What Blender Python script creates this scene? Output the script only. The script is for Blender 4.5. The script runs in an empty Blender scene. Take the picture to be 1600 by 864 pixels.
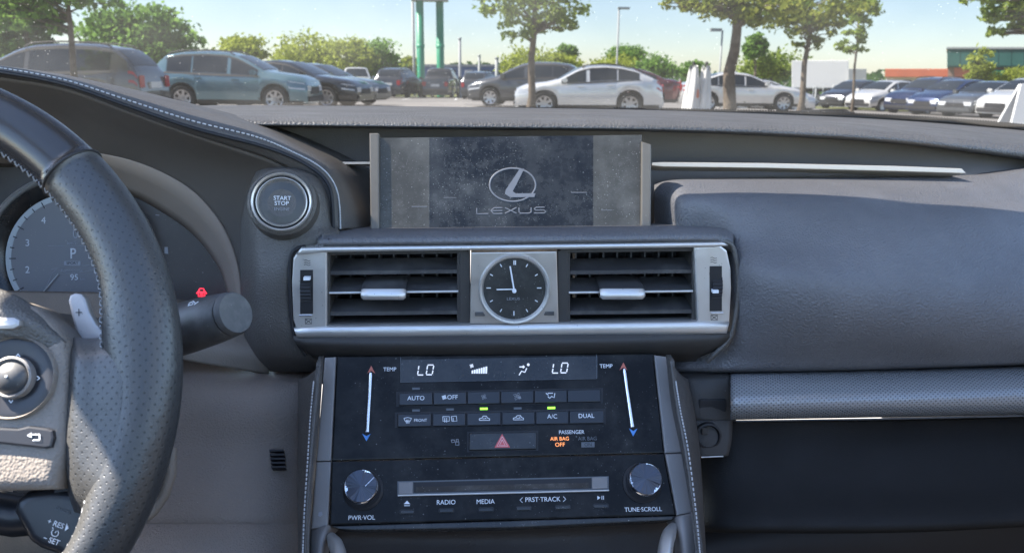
import bpy, bmesh, math, random
from mathutils import Vector, Matrix, noise
rnd = random.Random(7)
S = bpy.context.scene
COL = S.collection
R_ = math.radians
# ---------------------------------------------------------------- camera, world, sun, exposure
EYE = 1.13
F = 1256.0
cd = bpy.data.cameras.new('camera')
cam = bpy.data.objects.new('camera', cd); COL.objects.link(cam)
cd.sensor_fit = 'HORIZONTAL'; cd.sensor_width = 36.0; cd.lens = 36.0 * F / 1600.0
cd.clip_start = 0.02; cd.clip_end = 3000
CAMR = Matrix.Rotation(R_(-3), 3, 'Z') @ Matrix.Rotation(R_(90 - 14.2), 3, 'X') @ Matrix.Rotation(R_(0.4), 3, 'Z')
cam.matrix_world = Matrix.Translation((0, 0, EYE)) @ CAMR.to_4x4()
cd.dof.use_dof = True; cd.dof.focus_distance = 0.68; cd.dof.aperture_fstop = 15.0
S.camera = cam
SUN_EL, SUN_AZ = R_(50), R_(-84)          # azimuth from +Y, clockwise
w = bpy.data.worlds.new('World'); S.world = w; w.use_nodes = True
nt = w.node_tree; bg = nt.nodes['Background']
sky = nt.nodes.new('ShaderNodeTexSky'); sky.sky_type = 'NISHITA'; sky.sun_disc = False
sky.sun_elevation = SUN_EL; sky.sun_rotation = SUN_AZ; sky.air_density = .8; sky.dust_density = .3; sky.ozone_density = .8
nt.links.new(sky.outputs[0], bg.inputs[0]); bg.inputs[1].default_value = 0.085
sd = bpy.data.lights.new('sun', 'SUN'); sd.energy = 5.0; sd.angle = R_(0.5); sd.color = (1, .93, .82)
sun = bpy.data.objects.new('sun', sd); COL.objects.link(sun)
SDIR = Vector((math.sin(SUN_AZ) * math.cos(SUN_EL), math.cos(SUN_AZ) * math.cos(SUN_EL), math.sin(SUN_EL)))
sun.rotation_euler = SDIR.to_track_quat('Z', 'Y').to_euler(); sun.location = (0, 0, 30)
S.view_settings.view_transform = 'Standard'; S.view_settings.look = 'None'
S.view_settings.exposure = 3.15; S.view_settings.gamma = 1
S.render.engine = 'CYCLES'
S.cycles.use_denoising = True
S.cycles.max_bounces = 8; S.cycles.transparent_max_bounces = 12
S.cycles.sample_clamp_indirect = 4

# ---------------------------------------------------------------- helpers
CAMP = Vector((0, 0, EYE))
def ray(px, py):
    return CAMR @ Vector(((px - 800) / F, (432 - py) / F, -1))
def P(px, py, Y):                                  # the point at forward distance Y seen at (px, py)
    d = ray(px, py); return CAMP + d * (Y / d.y)
class Plane:
    def __init__(s, p, n):
        s.p = Vector(p); s.n = Vector(n).normalized()
        s.u = (Vector((1, 0, 0)) - s.n * s.n.x).normalized(); s.v = s.n.cross(s.u)
    def hit(s, px, py, h=0):
        d = ray(px, py); q = s.p + s.n * h
        return CAMP + d * ((q - CAMP).dot(s.n) / d.dot(s.n))
    def per(s, px, py):
        c = s.hit(px, py)
        return abs((s.hit(px + 1, py) - c).dot(s.u)), abs((s.hit(px, py - 1) - c).dot(s.v))
def plane2(a, b):                                  # plane holding two points and the car's x axis
    a, b = P(*a), P(*b); n = Vector((1, 0, 0)).cross(b - a)
    if n.y > 0: n = -n
    return Plane(a, n)

def tag(o, label=None, cat=None, group=None, kind=None):
    if label: o['label'] = label
    if cat: o['category'] = cat
    if group: o['group'] = group
    if kind: o['kind'] = kind
    return o
LOC = {}
def thing(name, label, cat, loc=(0, 0, 0), group=None, rz=0):
    o = bpy.data.objects.new(name, None); COL.objects.link(o); o.empty_display_size = .05
    o.location = loc; o.rotation_euler = (0, 0, rz)
    LOC[o.name] = Matrix.Translation(loc) @ Matrix.Rotation(rz, 4, 'Z')
    return tag(o, label, cat, group)
def put(o, parent, local=False):
    COL.objects.link(o)
    if parent is not None:
        o.parent = parent
        if not local and parent.name in LOC: o.matrix_parent_inverse = LOC[parent.name].inverted()
    return o
def mesh(name, verts, faces, m, parent=None, smooth=True, local=False, uv=None, thick=0, mats=None):
    me = bpy.data.meshes.new(name); me.from_pydata([tuple(v) for v in verts], [], faces)
    if m: me.materials.append(m)
    if uv:
        l = me.uv_layers.new()
        for lp in me.loops: l.data[lp.index].uv = uv[lp.vertex_index]
    if smooth: me.polygons.foreach_set('use_smooth', [True] * len(me.polygons))
    o = put(bpy.data.objects.new(name, me), parent, local)
    if thick:
        s = o.modifiers.new('s', 'SOLIDIFY'); s.thickness = thick; s.offset = -1
    return o
def bobj(name, bm, m, parent=None, smooth=False, local=False):
    me = bpy.data.meshes.new(name); bm.normal_update(); bm.to_mesh(me); bm.free()
    if m: me.materials.append(m)
    if smooth: me.polygons.foreach_set('use_smooth', [True] * len(me.polygons))
    return put(bpy.data.objects.new(name, me), parent, local)
def cr(pts, n):                                    # Catmull-Rom resampling of a list of tuples
    k = len(pts); out = []
    if k == 2: return [tuple(a + (b - a) * i / n for a, b in zip(pts[0], pts[1])) for i in range(n + 1)]
    for i in range(k - 1):
        p0, p1, p2, p3 = pts[max(i - 1, 0)], pts[i], pts[i + 1], pts[min(i + 2, k - 1)]
        for j in range(n):
            t = j / n
            out.append(tuple(.5 * (2 * b + (c - a) * t + (2 * a - 5 * b + 4 * c - d) * t * t + (3 * b - a - 3 * c + d) * t ** 3) for a, b, c, d in zip(p0, p1, p2, p3)))
    out.append(tuple(pts[-1])); return out
def grid(name, G, m, parent, thick=.004, uv=False, face_to=None):
    nr, nc = len(G), len(G[0]); V = [p for r in G for p in r]
    fs = [(i * nc + j, i * nc + j + 1, (i + 1) * nc + j + 1, (i + 1) * nc + j) for i in range(nr - 1) for j in range(nc - 1)]
    a = G[nr // 2][nc // 2]; n = (G[nr // 2][nc // 2 - 1] - a).cross(G[nr // 2 - 1][nc // 2] - a)
    # face normals should look back at the eye
    f = fs[(nr // 2) * (nc - 1) + nc // 2 if (nr // 2) < nr - 1 else 0]
    p = [V[i] for i in f]; n = (p[1] - p[0]).cross(p[2] - p[0])
    if n.dot((face_to or CAMP) - p[0]) < 0: fs = [q[::-1] for q in fs]
    uvs = None
    if uv:
        uvs = []
        for i in range(nr):
            for j in range(nc):
                x = sum((G[i][k + 1] - G[i][k]).length for k in range(j)); y = sum((G[k + 1][j] - G[k][j]).length for k in range(i)); uvs.append((x, y))
    return mesh(name, V, fs, m, parent, True, uv=uvs, thick=thick)
def surf(name, rows, m, parent, sub=5, subr=None, thick=.004, plane=None, uv=False):
    rows = [cr(r, sub) for r in rows]
    cols = [cr(list(c), subr or sub) for c in zip(*rows)]
    if plane: G = [[plane.hit(q[0], q[1], q[2]) for q in r] for r in zip(*cols)]
    else: G = [[P(*q) for q in r] for r in zip(*cols)]
    return grid(name, [list(r) for r in G], m, parent, thick, uv)
def prism(name, pl, pts, h0, h1, m, parent, bev=0, smooth=False, seg=2):
    bm = bmesh.new()
    hi = [bm.verts.new(pl.hit(x, y, h1)) for x, y in pts]
    lo = [bm.verts.new(v.co + pl.n * (h0 - h1)) for v in hi]
    k = len(pts); bm.faces.new(lo[::-1]); bm.faces.new(hi)
    for i in range(k): bm.faces.new((lo[i], lo[(i + 1) % k], hi[(i + 1) % k], hi[i]))
    bmesh.ops.recalc_face_normals(bm, faces=bm.faces)
    if bev:
        es = [e for e in bm.edges if all(v in hi for v in e.verts)]
        bmesh.ops.bevel(bm, geom=es, offset=bev, segments=seg, affect='EDGES', profile=.6)
    return bobj(name, bm, m, parent, smooth)
def rect(x0, y0, x1, y1, sl=-.012, cx=800):          # a px rectangle whose horizontals follow the dash (rising to the right)
    return [(x0, y0), (x1, y0 + (x1 - x0) * sl), (x1, y1 + (x1 - x0) * sl), (x0, y1)]
def rrect(x0, y0, x1, y1, r, sl=-.012, n=4):
    o = []
    for cx, cy, a0 in ((x1 - r, y0 + r, -90), (x1 - r, y1 - r, 0), (x0 + r, y1 - r, 90), (x0 + r, y0 + r, 180)):
        for i in range(n + 1):
            a = R_(a0 + 90 * i / n); x = cx + r * math.cos(a); o.append((x, cy + r * math.sin(a) + (x - x0) * sl))
    return o
def ell(cx, cy, rx, ry=None, n=40):
    ry = ry or rx
    return [(cx + rx * math.cos(2 * math.pi * i / n), cy + ry * math.sin(2 * math.pi * i / n)) for i in range(n)]
def tube(name, pts, r, m, parent, closed=False, res=2, local=False, flat=False):
    c = bpy.data.curves.new(name, 'CURVE'); c.dimensions = '3D'; c.bevel_depth = 1.0; c.bevel_resolution = res; c.use_fill_caps = True
    lists = pts if isinstance(pts[0], list) else [pts]
    for L in lists:
        sp = c.splines.new('POLY'); sp.points.add(len(L) - 1); sp.use_cyclic_u = closed
        for i, q in enumerate(L):
            sp.points[i].co = (*q, 1); sp.points[i].radius = r(i / max(1, len(L) - 1)) if callable(r) else r
    if m: c.materials.append(m)
    return put(bpy.data.objects.new(name, c), parent, local)
FLAT = {}
def icon(name, pl, cx, cy, lines, wpx, m, parent, h=.0004, s=1.0, closed=False):   # line drawing printed on a plane, px offsets
    k = sum(pl.per(cx, cy)) / 2
    L = [[pl.hit(cx + x * s, cy + y * s, h) for x, y in q] for q in lines]
    o = tube(name, L, wpx * k / 2, m, parent, closed, 1); FLAT[o.name] = (pl.hit(cx, cy, h), pl.n); return o
def text(pl, px, py, s, hpx, m, parent, h=.0005, align='CENTER', stretch=1.0, rot=0, bold=0, name='lettering', shear=0):
    c = bpy.data.curves.new(name, 'FONT'); c.body = s; c.size = 1; c.align_x = align; c.align_y = 'CENTER'; c.resolution_u = 3
    c.extrude = .02; c.offset = bold; c.shear = shear
    c.materials.append(m)
    o = put(bpy.data.objects.new(name, c), parent)
    lu, lv = pl.per(px, py); q = hpx / .73
    M = Matrix.Identity(4); p = pl.hit(px, py, h)
    for i, (a, k) in enumerate(((pl.u, lu * q * stretch), (pl.v, lv * q), (pl.n, (lu + lv) / 2 * q))):
        M[0][i], M[1][i], M[2][i] = a.x * k, a.y * k, a.z * k
    M[0][3], M[1][3], M[2][3] = p
    M = M @ Matrix.Rotation(R_(rot), 4, 'Z')
    if parent is not None and parent.name in LOC: o.matrix_parent_inverse = LOC[parent.name].inverted()
    o.matrix_basis = M
    return o
def lathe(name, pl, cx, cy, prof, m, parent, n=48, smooth=True):   # prof: (radius px, height m) about the plane's normal
    k = sum(pl.per(cx, cy)) / 2; c = pl.hit(cx, cy); V = []; fs = []
    for r, h in prof:
        for i in range(n):
            a = 2 * math.pi * i / n; V.append(c + (pl.u * math.cos(a) + pl.v * math.sin(a)) * r * k + pl.n * h)
    for j in range(len(prof) - 1):
        for i in range(n): fs.append((j * n + i, j * n + (i + 1) % n, (j + 1) * n + (i + 1) % n, (j + 1) * n + i))
    if prof[-1][0] < 1 or name in ('dial_screen', 'knob', 'knob_base', 'socket', 'boss'): fs.append(tuple((len(prof) - 1) * n + i for i in range(n)))
    o = mesh(name, V, fs, m, parent, smooth)
    if smooth:
        e = o.modifiers.new('e', 'EDGE_SPLIT'); e.split_angle = R_(35)
    return o
def wbox(name, x0, x1, y0, y1, z0, z1, m, parent=None, bev=0, local=False):
    bm = bmesh.new(); bmesh.ops.create_cube(bm, size=1)
    for v in bm.verts: v.co = Vector(((x0 + x1) / 2 + v.co.x * (x1 - x0), (y0 + y1) / 2 + v.co.y * (y1 - y0), (z0 + z1) / 2 + v.co.z * (z1 - z0)))
    if bev: bmesh.ops.bevel(bm, geom=list(bm.edges), offset=bev, segments=2, affect='EDGES')
    return bobj(name, bm, m, parent, local=local)

# ---------------------------------------------------------------- materials
def pbr(name, col, rough=.5, metal=0, spec=.5, coat=0, emit=None, estr=0):
    m = bpy.data.materials.new(name); m.use_nodes = True
    b = m.node_tree.nodes['Principled BSDF']
    b.inputs['Base Color'].default_value = (*col, 1); b.inputs['Roughness'].default_value = rough
    b.inputs['Metallic'].default_value = metal; b.inputs['Specular IOR Level'].default_value = spec
    b.inputs['Coat Weight'].default_value = coat; b.inputs['Coat Roughness'].default_value = .05
    if emit: b.inputs['Emission Color'].default_value = (*emit, 1); b.inputs['Emission Strength'].default_value = estr
    return m
class N:
    def __init__(s, m): s.m = m; s.t = m.node_tree; s.b = s.t.nodes['Principled BSDF']
    def n(s, ty, **k):
        x = s.t.nodes.new('ShaderNode' + ty)
        for a, v in k.items():
            if hasattr(x, a) and not a.startswith('i_'): setattr(x, a, v)
        return x
    def l(s, a, b): s.t.links.new(a, b)
    def coord(s, kind='Object'): 
        return s.n('TexCoord').outputs[kind]
    def math(s, op, a, b=None):
        x = s.n('Math', operation=op)
        for i, q in enumerate((a, b)):
            if q is None: continue
            if isinstance(q, (int, float)): x.inputs[i].default_value = q
            else: s.l(q, x.inputs[i])
        return x.outputs[0]
    def noise(s, scale, detail=3, rough=.5):
        x = s.n('TexNoise'); x.inputs['Scale'].default_value = scale; x.inputs['Detail'].default_value = detail; x.inputs['Roughness'].default_value = rough
        s.l(s.coord(), x.inputs['Vector']); return x.outputs['Fac']
    def vor(s, scale, feature='F1', out='Distance'):
        x = s.n('TexVoronoi', feature=feature); x.inputs['Scale'].default_value = scale
        s.l(s.coord(), x.inputs['Vector']); return x.outputs[out]
    def ramp(s, f, a, b, ca=(0, 0, 0), cb=(1, 1, 1)):
        x = s.n('ValToRGB'); x.color_ramp.elements[0].position = a; x.color_ramp.elements[1].position = b
        x.color_ramp.elements[0].color = (*ca, 1); x.color_ramp.elements[1].color = (*cb, 1)
        s.l(f, x.inputs[0]); return x.outputs[0]
    def mix(s, f, a, b):
        x = s.n('Mix', data_type='RGBA')
        for sock, q in ((x.inputs[0], f), (x.inputs[6], a), (x.inputs[7], b)):
            if isinstance(q, (int, float)): sock.default_value = q
            elif isinstance(q, tuple): sock.default_value = (*q, 1)
            else: s.l(q, sock)
        return x.outputs[2]
    def bump(s, hgt, strength, dist):
        x = s.n('Bump'); x.inputs['Strength'].default_value = strength; x.inputs['Distance'].default_value = dist
        s.l(hgt, x.inputs['Height'])
        s.l(x.outputs[0], s.b.inputs['Normal']); return x
    def col(s, c): s.l(c, s.b.inputs['Base Color'])
    def rough(s, c): s.l(c, s.b.inputs['Roughness'])
def specks(k, scale, size, density):               # small dust grains: 0/1
    d = k.ramp(k.vor(scale), size * .6, size, (1, 1, 1), (0, 0, 0))
    x = k.n('TexVoronoi'); x.inputs['Scale'].default_value = scale; k.l(k.coord(), x.inputs['Vector'])
    sel = k.math('GREATER_THAN', k.n_sep(x.outputs['Color']), 1 - density)
    return k.math('MULTIPLY', d, sel)
def _sep(k, c):
    x = k.n('SeparateColor'); k.l(c, x.inputs[0]); return x.outputs[0]
N.n_sep = _sep
def leather(name, col, rough=.55, grain=700, strength=.35, dust=.15, spec=.5):
    col = (col[0] * 1.10, col[1], col[2] * .88)
    m = pbr(name, col, rough, spec=spec); k = N(m)
    h = k.math('ADD', k.vor(grain, 'SMOOTH_F1'), k.math('MULTIPLY', k.noise(grain * .6, 2), .6))
    k.bump(h, strength, .0013)
    f = k.ramp(k.noise(9, 5, .6), .42, .75)
    c = k.mix(k.math('MULTIPLY', f, dust), col, tuple(min(1, x * 2 + .05) for x in col))
    s = specks(k, 420, .22, .02 if dust else 0)
    k.col(k.mix(k.math('MULTIPLY', s, .5 * bool(dust)), c, (.3, .29, .27)))
    k.rough(k.ramp(k.noise(25, 4), .3, .7, (rough - .06,) * 3, (rough + .08,) * 3))
    return m
def dusty(name, col, rough, dcol=(.32, .31, .29), haze=.12, sp=.05, grain=900, spec=.5, coat=0):
    col = (col[0] * 1.10, col[1], col[2] * .88)
    m = pbr(name, col, rough, spec=spec, coat=coat); k = N(m)
    a = k.math('MULTIPLY', k.ramp(k.noise(22, 6, .65), .45, .8), haze)
    b = specks(k, grain, .3, sp); c = specks(k, grain * .4, .2, sp * .7)
    pm = k.ramp(k.noise(16, 5, .7), .40, .66)
    b = k.math('MULTIPLY', b, pm)
    sm = k.math('MULTIPLY', k.ramp(k.noise(70, 8, .75), .5, .75), k.math('MULTIPLY', pm, haze))
    f = k.math('MINIMUM', k.math('ADD', k.math('ADD', a, sm), k.math('MULTIPLY', k.math('MAXIMUM', b, k.math('MULTIPLY', c, .7)), .7)), 1)
    k.col(k.mix(f, col, dcol)); k.rough(k.math('ADD', k.math('MULTIPLY', f, .4), rough))
    return m
def perf(name, col, rough, pitch, rad, grain=1200, spec=.6):  # perforated leather, dot grid in UV metres
    m = pbr(name, col, rough, spec=spec); k = N(m)
    uv = k.coord('UV'); outs = []
    for off in (0, .5):
        a = k.n('VectorMath', operation='MULTIPLY_ADD'); k.l(uv, a.inputs[0]); a.inputs[1].default_value = (1 / pitch, 1 / pitch, 0); a.inputs[2].default_value = (off, off, 0)
        b = k.n('VectorMath', operation='FRACTION'); k.l(a.outputs[0], b.inputs[0])
        c = k.n('VectorMath', operation='DISTANCE'); k.l(b.outputs[0], c.inputs[0]); c.inputs[1].default_value = (.5, .5, 0); outs.append(c.outputs['Value'])
    d = k.math('MINIMUM', *outs); f = k.ramp(d, rad * .75, rad * 1.15)
    h = k.math('ADD', k.math('ADD', f, k.math('MULTIPLY', k.vor(grain, 'SMOOTH_F1'), .25)), k.math('MULTIPLY', k.noise(95, 3, .6), 2.2))
    k.bump(h, .35, .0006)
    k.col(k.mix(f, tuple(x * .2 for x in col), col))
    return m
def brushed(name, col, rough=.35):
    m = pbr(name, col, rough, .75); k = N(m)
    k.rough(k.ramp(k.noise(60, 4), .3, .7, (rough - .05,) * 3, (rough + .1,) * 3)); 
    s = k.math('MAXIMUM', specks(k, 500, .25, .05), k.math('MULTIPLY', k.ramp(k.noise(18, 5), .5, .85), .25))
    k.col(k.mix(s, col, (.3, .29, .28)))
    return m
M = {}
M['dash'] = leather('dash_leather', (.098, .106, .126), .54, 620, .6, .25, .6)
M['dash_top'] = leather('dash_top_vinyl', (.080, .085, .096), .55, 480, .8, .25)
M['panel'] = leather('panel_vinyl', (.064, .064, .065), .5, 800, .45, .1, .7)
M['dark'] = leather('dark_plastic', (.034, .034, .035), .6, 1200, .15, .05)
M['hood'] = leather('hood_leather', (.070, .070, .072), .48, 700, .3, .2)
M['hood_in'] = leather('hood_lining', (.085, .080, .078), .65, 900, .12, .0)
M['knee'] = leather('knee_vinyl', (.170, .153, .146), .6, 760, .55, .1)
M['thread'] = pbr('thread', (.42, .42, .42), .7)
M['metal'] = brushed('satin_metal', (.62, .60, .57), .38)
M['chrome'] = pbr('chrome', (.75, .75, .77), .12, 1)
M['strip'] = pbr('strip_metal', (.58, .51, .42), .5, .2)
M['recess'] = leather('recess_lifted', (.16, .155, .155), .7, 900, .15, .05)  # paler base paints a lift into the shaded slot behind the screen
M['dark2'] = leather('lower_plastic_shaded', (.006, .006, .0062), .65, 900, .15, 0, .3)  # near-black base stands in for the shade low on the dash
M['gloss'] = dusty('gloss_black', (.006, .006, .0065), .16, haze=.09, spec=.16, sp=.06)
M['gloss2'] = dusty('satin_black', (.011, .012, .0135), .25, haze=.10, sp=.04)
M['button'] = pbr('button_black', (.014, .015, .018), .3)
M['black'] = pbr('matt_black', (.010, .010, .012), .6)
M['rubber'] = pbr('rubber', (.018, .018, .02), .75)
M['slat'] = dusty('slat_plastic', (.04, .043, .05), .45, haze=.25, sp=.03)
M['cheek'] = dusty('cheek_silver', (.17, .175, .19), .42, haze=.1, sp=.03)
M['screen'] = dusty('screen_black', (.009, .009, .0095), .26, spec=.3, dcol=(.36, .36, .34), haze=.17, sp=.20, grain=900)
M['screen_side'] = dusty('screen_side_grey', (.050, .051, .049), .45, spec=.3, dcol=(.40, .39, .36), haze=.2, sp=.22, grain=900)
M['pillar'] = dusty('screen_pillar', (.12, .115, .105), .55, haze=.1, sp=.02)
M['white'] = pbr('white_print', (.75, .77, .80), .5)
M['grey_print'] = pbr('grey_print', (.10, .11, .12), .5)
M['dim'] = pbr('dim_print', (.25, .26, .28), .5)
M['dial_w'] = pbr('dial_print', (.55, .57, .60), .5)
M['led_w'] = pbr('display_segments', (.6, .62, .66), .5, emit=(.85, .88, .95), estr=.07)
M['led_g'] = pbr('green_lamp', (.2, .7, .05), .5, emit=(.35, 1, .05), estr=.22)
M['led_o'] = pbr('orange_lamp', (.7, .25, .08), .5, emit=(1, .33, .10), estr=.16)
M['led_r'] = pbr('red_lamp', (.7, .03, .05), .5, emit=(1, .03, .06), estr=.22)
M['logo'] = pbr('screen_logo', (.17, .17, .18), .5)
M['red_print'] = pbr('red_print', (.45, .12, .08), .5)
M['haz'] = pbr('hazard_red', (.60, .10, .10), .5)
M['haz_w'] = pbr('hazard_pale', (.75, .55, .55), .5)
M['blue_print'] = pbr('blue_print', (.08, .25, .6), .5)
M['bezel'] = dusty('bezel_sun_brown', (.27, .235, .215), .6, haze=.2, sp=.02)  # dusty surround, its brown raised to paint the sunlit arc
M['lens'] = dusty('cluster_face', (.05, .047, .047), .4, spec=.3, haze=.06, sp=.05, grain=500)
M['lcd'] = dusty('cluster_lcd', (.155, .17, .20), .5, spec=.25, haze=.05, sp=.07, grain=500)
M['ringm'] = pbr('dial_ring', (.36, .39, .40), .5)
M['wheel_top'] = leather('smooth_leather', (.028, .028, .031), .22, 1500, .05, .0)
M['wheel'] = perf('perforated_leather', (.036, .0355, .035), .37, .0056, .105, spec=.7)
M['trim'] = perf('perforated_trim', (.21, .215, .22), .24, .0042, .17, spec=1.0)
M['hub'] = leather('hub_plastic', (.17, .158, .150), .55, 700, .3, .1)
M['padblack'] = pbr('pad_black', (.02, .02, .023), .35)
M['paddle'] = brushed('paddle_metal', (.42, .40, .39), .45)
M['knob'] = pbr('knob_metal', (.075, .08, .095), .30, 1)
# ================================================================ OUTSIDE
def ext(name, col, rough=.7, **k): return pbr(name, col, rough, **k)
def noisy(name, col, col2, scale, rough=.8, bump=0):
    m = pbr(name, col, rough); k = N(m)
    f = k.ramp(k.noise(scale, 6, .6), .35, .65); k.col(k.mix(f, col, col2))
    if bump: k.bump(k.noise(scale * 8, 3), .5, bump)
    return m
X = {}
X['asphalt'] = noisy('asphalt', (.17, .158, .148), (.23, .215, .20), .6, .9, .01)
X['grass'] = noisy('grass', (.10, .13, .035), (.20, .19, .06), 1.5, .9)
X['tyre'] = ext('tyre', (.02, .02, .021), .8); X['rim'] = ext('alloy', (.55, .55, .57), .3, metal=.9)
X['cglass'] = ext('tinted_window', (.02, .025, .03), .05, spec=.8); X['under'] = ext('underbody', (.015, .015, .016), .8)
X['lamp'] = ext('headlamp', (.75, .77, .8), .1, spec=.9); X['tail'] = ext('tail_lamp', (.45, .02, .03), .2); X['plastic'] = ext('cladding', (.03, .03, .033), .6)
X['plate'] = ext('plate_white', (.75, .75, .72), .5); X['bark'] = noisy('bark', (.10, .075, .055), (.20, .16, .12), 9, .9, .02)
X['wpole'] = ext('grey_pole', (.33, .35, .36), .5); X['green'] = ext('green_post', (.02, .30, .16), .4); X['white'] = ext('white_paint', (.8, .8, .79), .5)
def gz(x, y): return -.018 * max(0, y - 26) - .023 * max(0, x - 5)
def GP(px, Y):
    p = P(px, 150, Y); return Vector((p.x, Y, gz(p.x, Y)))
def leafmat(name, a, b):
    m = bpy.data.materials.new(name); m.use_nodes = True; t = m.node_tree; t.nodes.clear()
    o = t.nodes.new('ShaderNodeOutputMaterial'); d = t.nodes.new('ShaderNodeBsdfDiffuse'); tr = t.nodes.new('ShaderNodeBsdfTranslucent'); mx = t.nodes.new('ShaderNodeMixShader')
    g = t.nodes.new('ShaderNodeNewGeometry'); r = t.nodes.new('ShaderNodeValToRGB'); t.links.new(g.outputs['Random Per Island'], r.inputs[0])
    r.color_ramp.elements[0].color = (*a, 1); r.color_ramp.elements[1].color = (*b, 1)
    t.links.new(r.outputs[0], d.inputs[0]); t.links.new(r.outputs[0], tr.inputs[0]); mx.inputs[0].default_value = .55
    t.links.new(d.outputs[0], mx.inputs[1]); t.links.new(tr.outputs[0], mx.inputs[2]); t.links.new(mx.outputs[0], o.inputs[0]); return m
X['leaf_a'] = leafmat('leaf_olive', (0.142, 0.218, 0.042), (0.400, 0.496, 0.105))
X['leaf_b'] = leafmat('leaf_green', (0.084, 0.179, 0.042), (0.282, 0.457, 0.105))
X['leaf_y'] = leafmat('leaf_yellow', (0.282, 0.337, 0.042), (0.440, 0.500, 0.105))
X['leaf_d'] = leafmat('leaf_dark', (0.050, 0.119, 0.037), (0.150, 0.258, 0.073))
X['leaf_o'] = leafmat('leaf_autumn', (0.106, 0.170, 0.037), (0.428, 0.454, 0.089))

# ground: one sheet out to the horizon, dipping away
ys = [-20, 0, 10, 20, 26, 32, 40, 50, 60, 80, 110, 160, 400, 1500]; xs = [-900, -200, -80, -40, -20, -5, 5, 10, 20, 30, 45, 80, 200, 900]
def gzc(x, y): return gz(min(x, 60), min(y, 110))
V = [(x, y, gzc(x, y)) for y in ys for x in xs]; nx = len(xs)
g = mesh('ground', V, [(i * nx + j, i * nx + j + 1, (i + 1) * nx + j + 1, (i + 1) * nx + j) for i in range(len(ys) - 1) for j in range(nx - 1)], X['asphalt'])
tag(g, 'pale sunlit tarmac of the car park', None, kind='structure')
def patch(name, x0, x1, y0, y1, m, label, dz=.004, kind='structure', h=.0):
    nxx, nyy = 24, 6
    V = [(x0 + (x1 - x0) * i / nxx, y0 + (y1 - y0) * j / nyy, 0) for j in range(nyy + 1) for i in range(nxx + 1)]
    V = [(x, y, gz(x, y) + dz + (.12 if h else 0)) for x, y, _ in V]
    o = mesh(name, V, [(j * (nxx + 1) + i, j * (nxx + 1) + i + 1, (j + 1) * (nxx + 1) + i + 1, (j + 1) * (nxx + 1) + i) for j in range(nyy) for i in range(nxx)], m)
    return tag(o, label, None, kind=kind)
patch('grass_verge', -60, 60, 60, 84, X['grass'], 'strip of dry grass behind the far parked trucks', .02)
patch('grass_island', 17, 34, 42, 52, X['grass'], 'grass patch in front of the white trailer', .02)
for k, x in enumerate((-12.5, -9.6, -6.7, -3.8, -.9, 2)):
    o = patch('parking_line', x, x + .12, 46, 51.5, X['white'], 'painted white bay lines on the tarmac before the parked trucks', .006); 

# ---------------------------------------------------------------- cars
def lin(pts, x):
    if x >= pts[0][0]: return pts[0][1]
    for (a, b), (c, d) in zip(pts, pts[1:]):
        if x >= c: return d + (b - d) * (x - c) / (a - c) if a != c else d
    return pts[-1][1]
KIND = {
 'suv': dict(L=4.6, W=1.85, r=.36, ax=(1.40, -1.27), belt=[(2.3, .80), (1.1, .98), (-2.3, 1.10)],
   top=[(2.3, .70), (2.24, .90), (2.0, 1.00), (1.6, 1.06), (1.12, 1.12), (.75, 1.34), (.35, 1.54), (.0, 1.63), (-.6, 1.66), (-1.3, 1.64), (-1.75, 1.57), (-2.02, 1.36), (-2.20, 1.10), (-2.27, .95), (-2.3, .65)],
   ws=(1.08, .30), rg=(-1.80, -2.14), win=((.98, .12), (.10, -.95), (-.97, -1.75))),
 'crossover': dict(L=4.6, W=1.86, r=.37, ax=(1.40, -1.26), belt=[(2.3, .82), (1.1, 1.0), (-2.3, 1.17)],
   top=[(2.3, .68), (2.24, .86), (1.9, .99), (1.3, 1.06), (.95, 1.15), (.35, 1.48), (-.05, 1.58), (-.5, 1.60), (-1.0, 1.56), (-1.45, 1.45), (-1.9, 1.24), (-2.15, 1.12), (-2.26, 1.0), (-2.3, .65)],
   ws=(1.0, .22), rg=(-1.45, -2.05), win=((.90, .08), (.05, -.85), (-.87, -1.55))),
 'sedan': dict(L=4.7, W=1.82, r=.335, ax=(1.42, -1.36), belt=[(2.35, .70), (1.1, .90), (-2.35, .98)],
   top=[(2.35, .58), (2.29, .74), (2.0, .85), (1.5, .93), (1.0, .985), (.6, 1.18), (.15, 1.37), (-.3, 1.43), (-.85, 1.41), (-1.3, 1.27), (-1.75, 1.07), (-2.15, 1.04), (-2.30, .97), (-2.35, .6)],
   ws=(.98, .1), rg=(-1.0, -1.72), win=((.86, .0), (-.02, -1.0), (-1.02, -1.4))),
 'hatch': dict(L=4.15, W=1.76, r=.32, ax=(1.27, -1.22), belt=[(2.07, .72), (1.0, .93), (-2.07, 1.02)],
   top=[(2.07, .58), (2.02, .76), (1.8, .88), (1.4, .97), (1.05, 1.03), (.65, 1.24), (.2, 1.43), (-.2, 1.50), (-.9, 1.49), (-1.45, 1.42), (-1.8, 1.15), (-1.98, 1.0), (-2.07, .6)],
   ws=(1.0, .15), rg=(-1.50, -1.86), win=((.92, .06), (.04, -.85), (-.87, -1.42))),
 'pickup': dict(L=5.5, W=1.95, r=.40, ax=(1.75, -1.65), belt=[(2.75, .95), (1.3, 1.12), (-2.75, 1.16)],
   top=[(2.75, .80), (2.70, 1.05), (2.4, 1.14), (1.35, 1.20), (1.0, 1.45), (.65, 1.74), (.4, 1.82), (-.6, 1.82), (-.9, 1.74), (-1.0, 1.22), (-1.1, 1.18), (-2.70, 1.18), (-2.74, 1.1), (-2.75, .6)],
   ws=(1.30, .6), rg=(-.88, -1.0), win=((1.1, .1), (.04, -.82))),
}
WHEELMESH = {}
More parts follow.
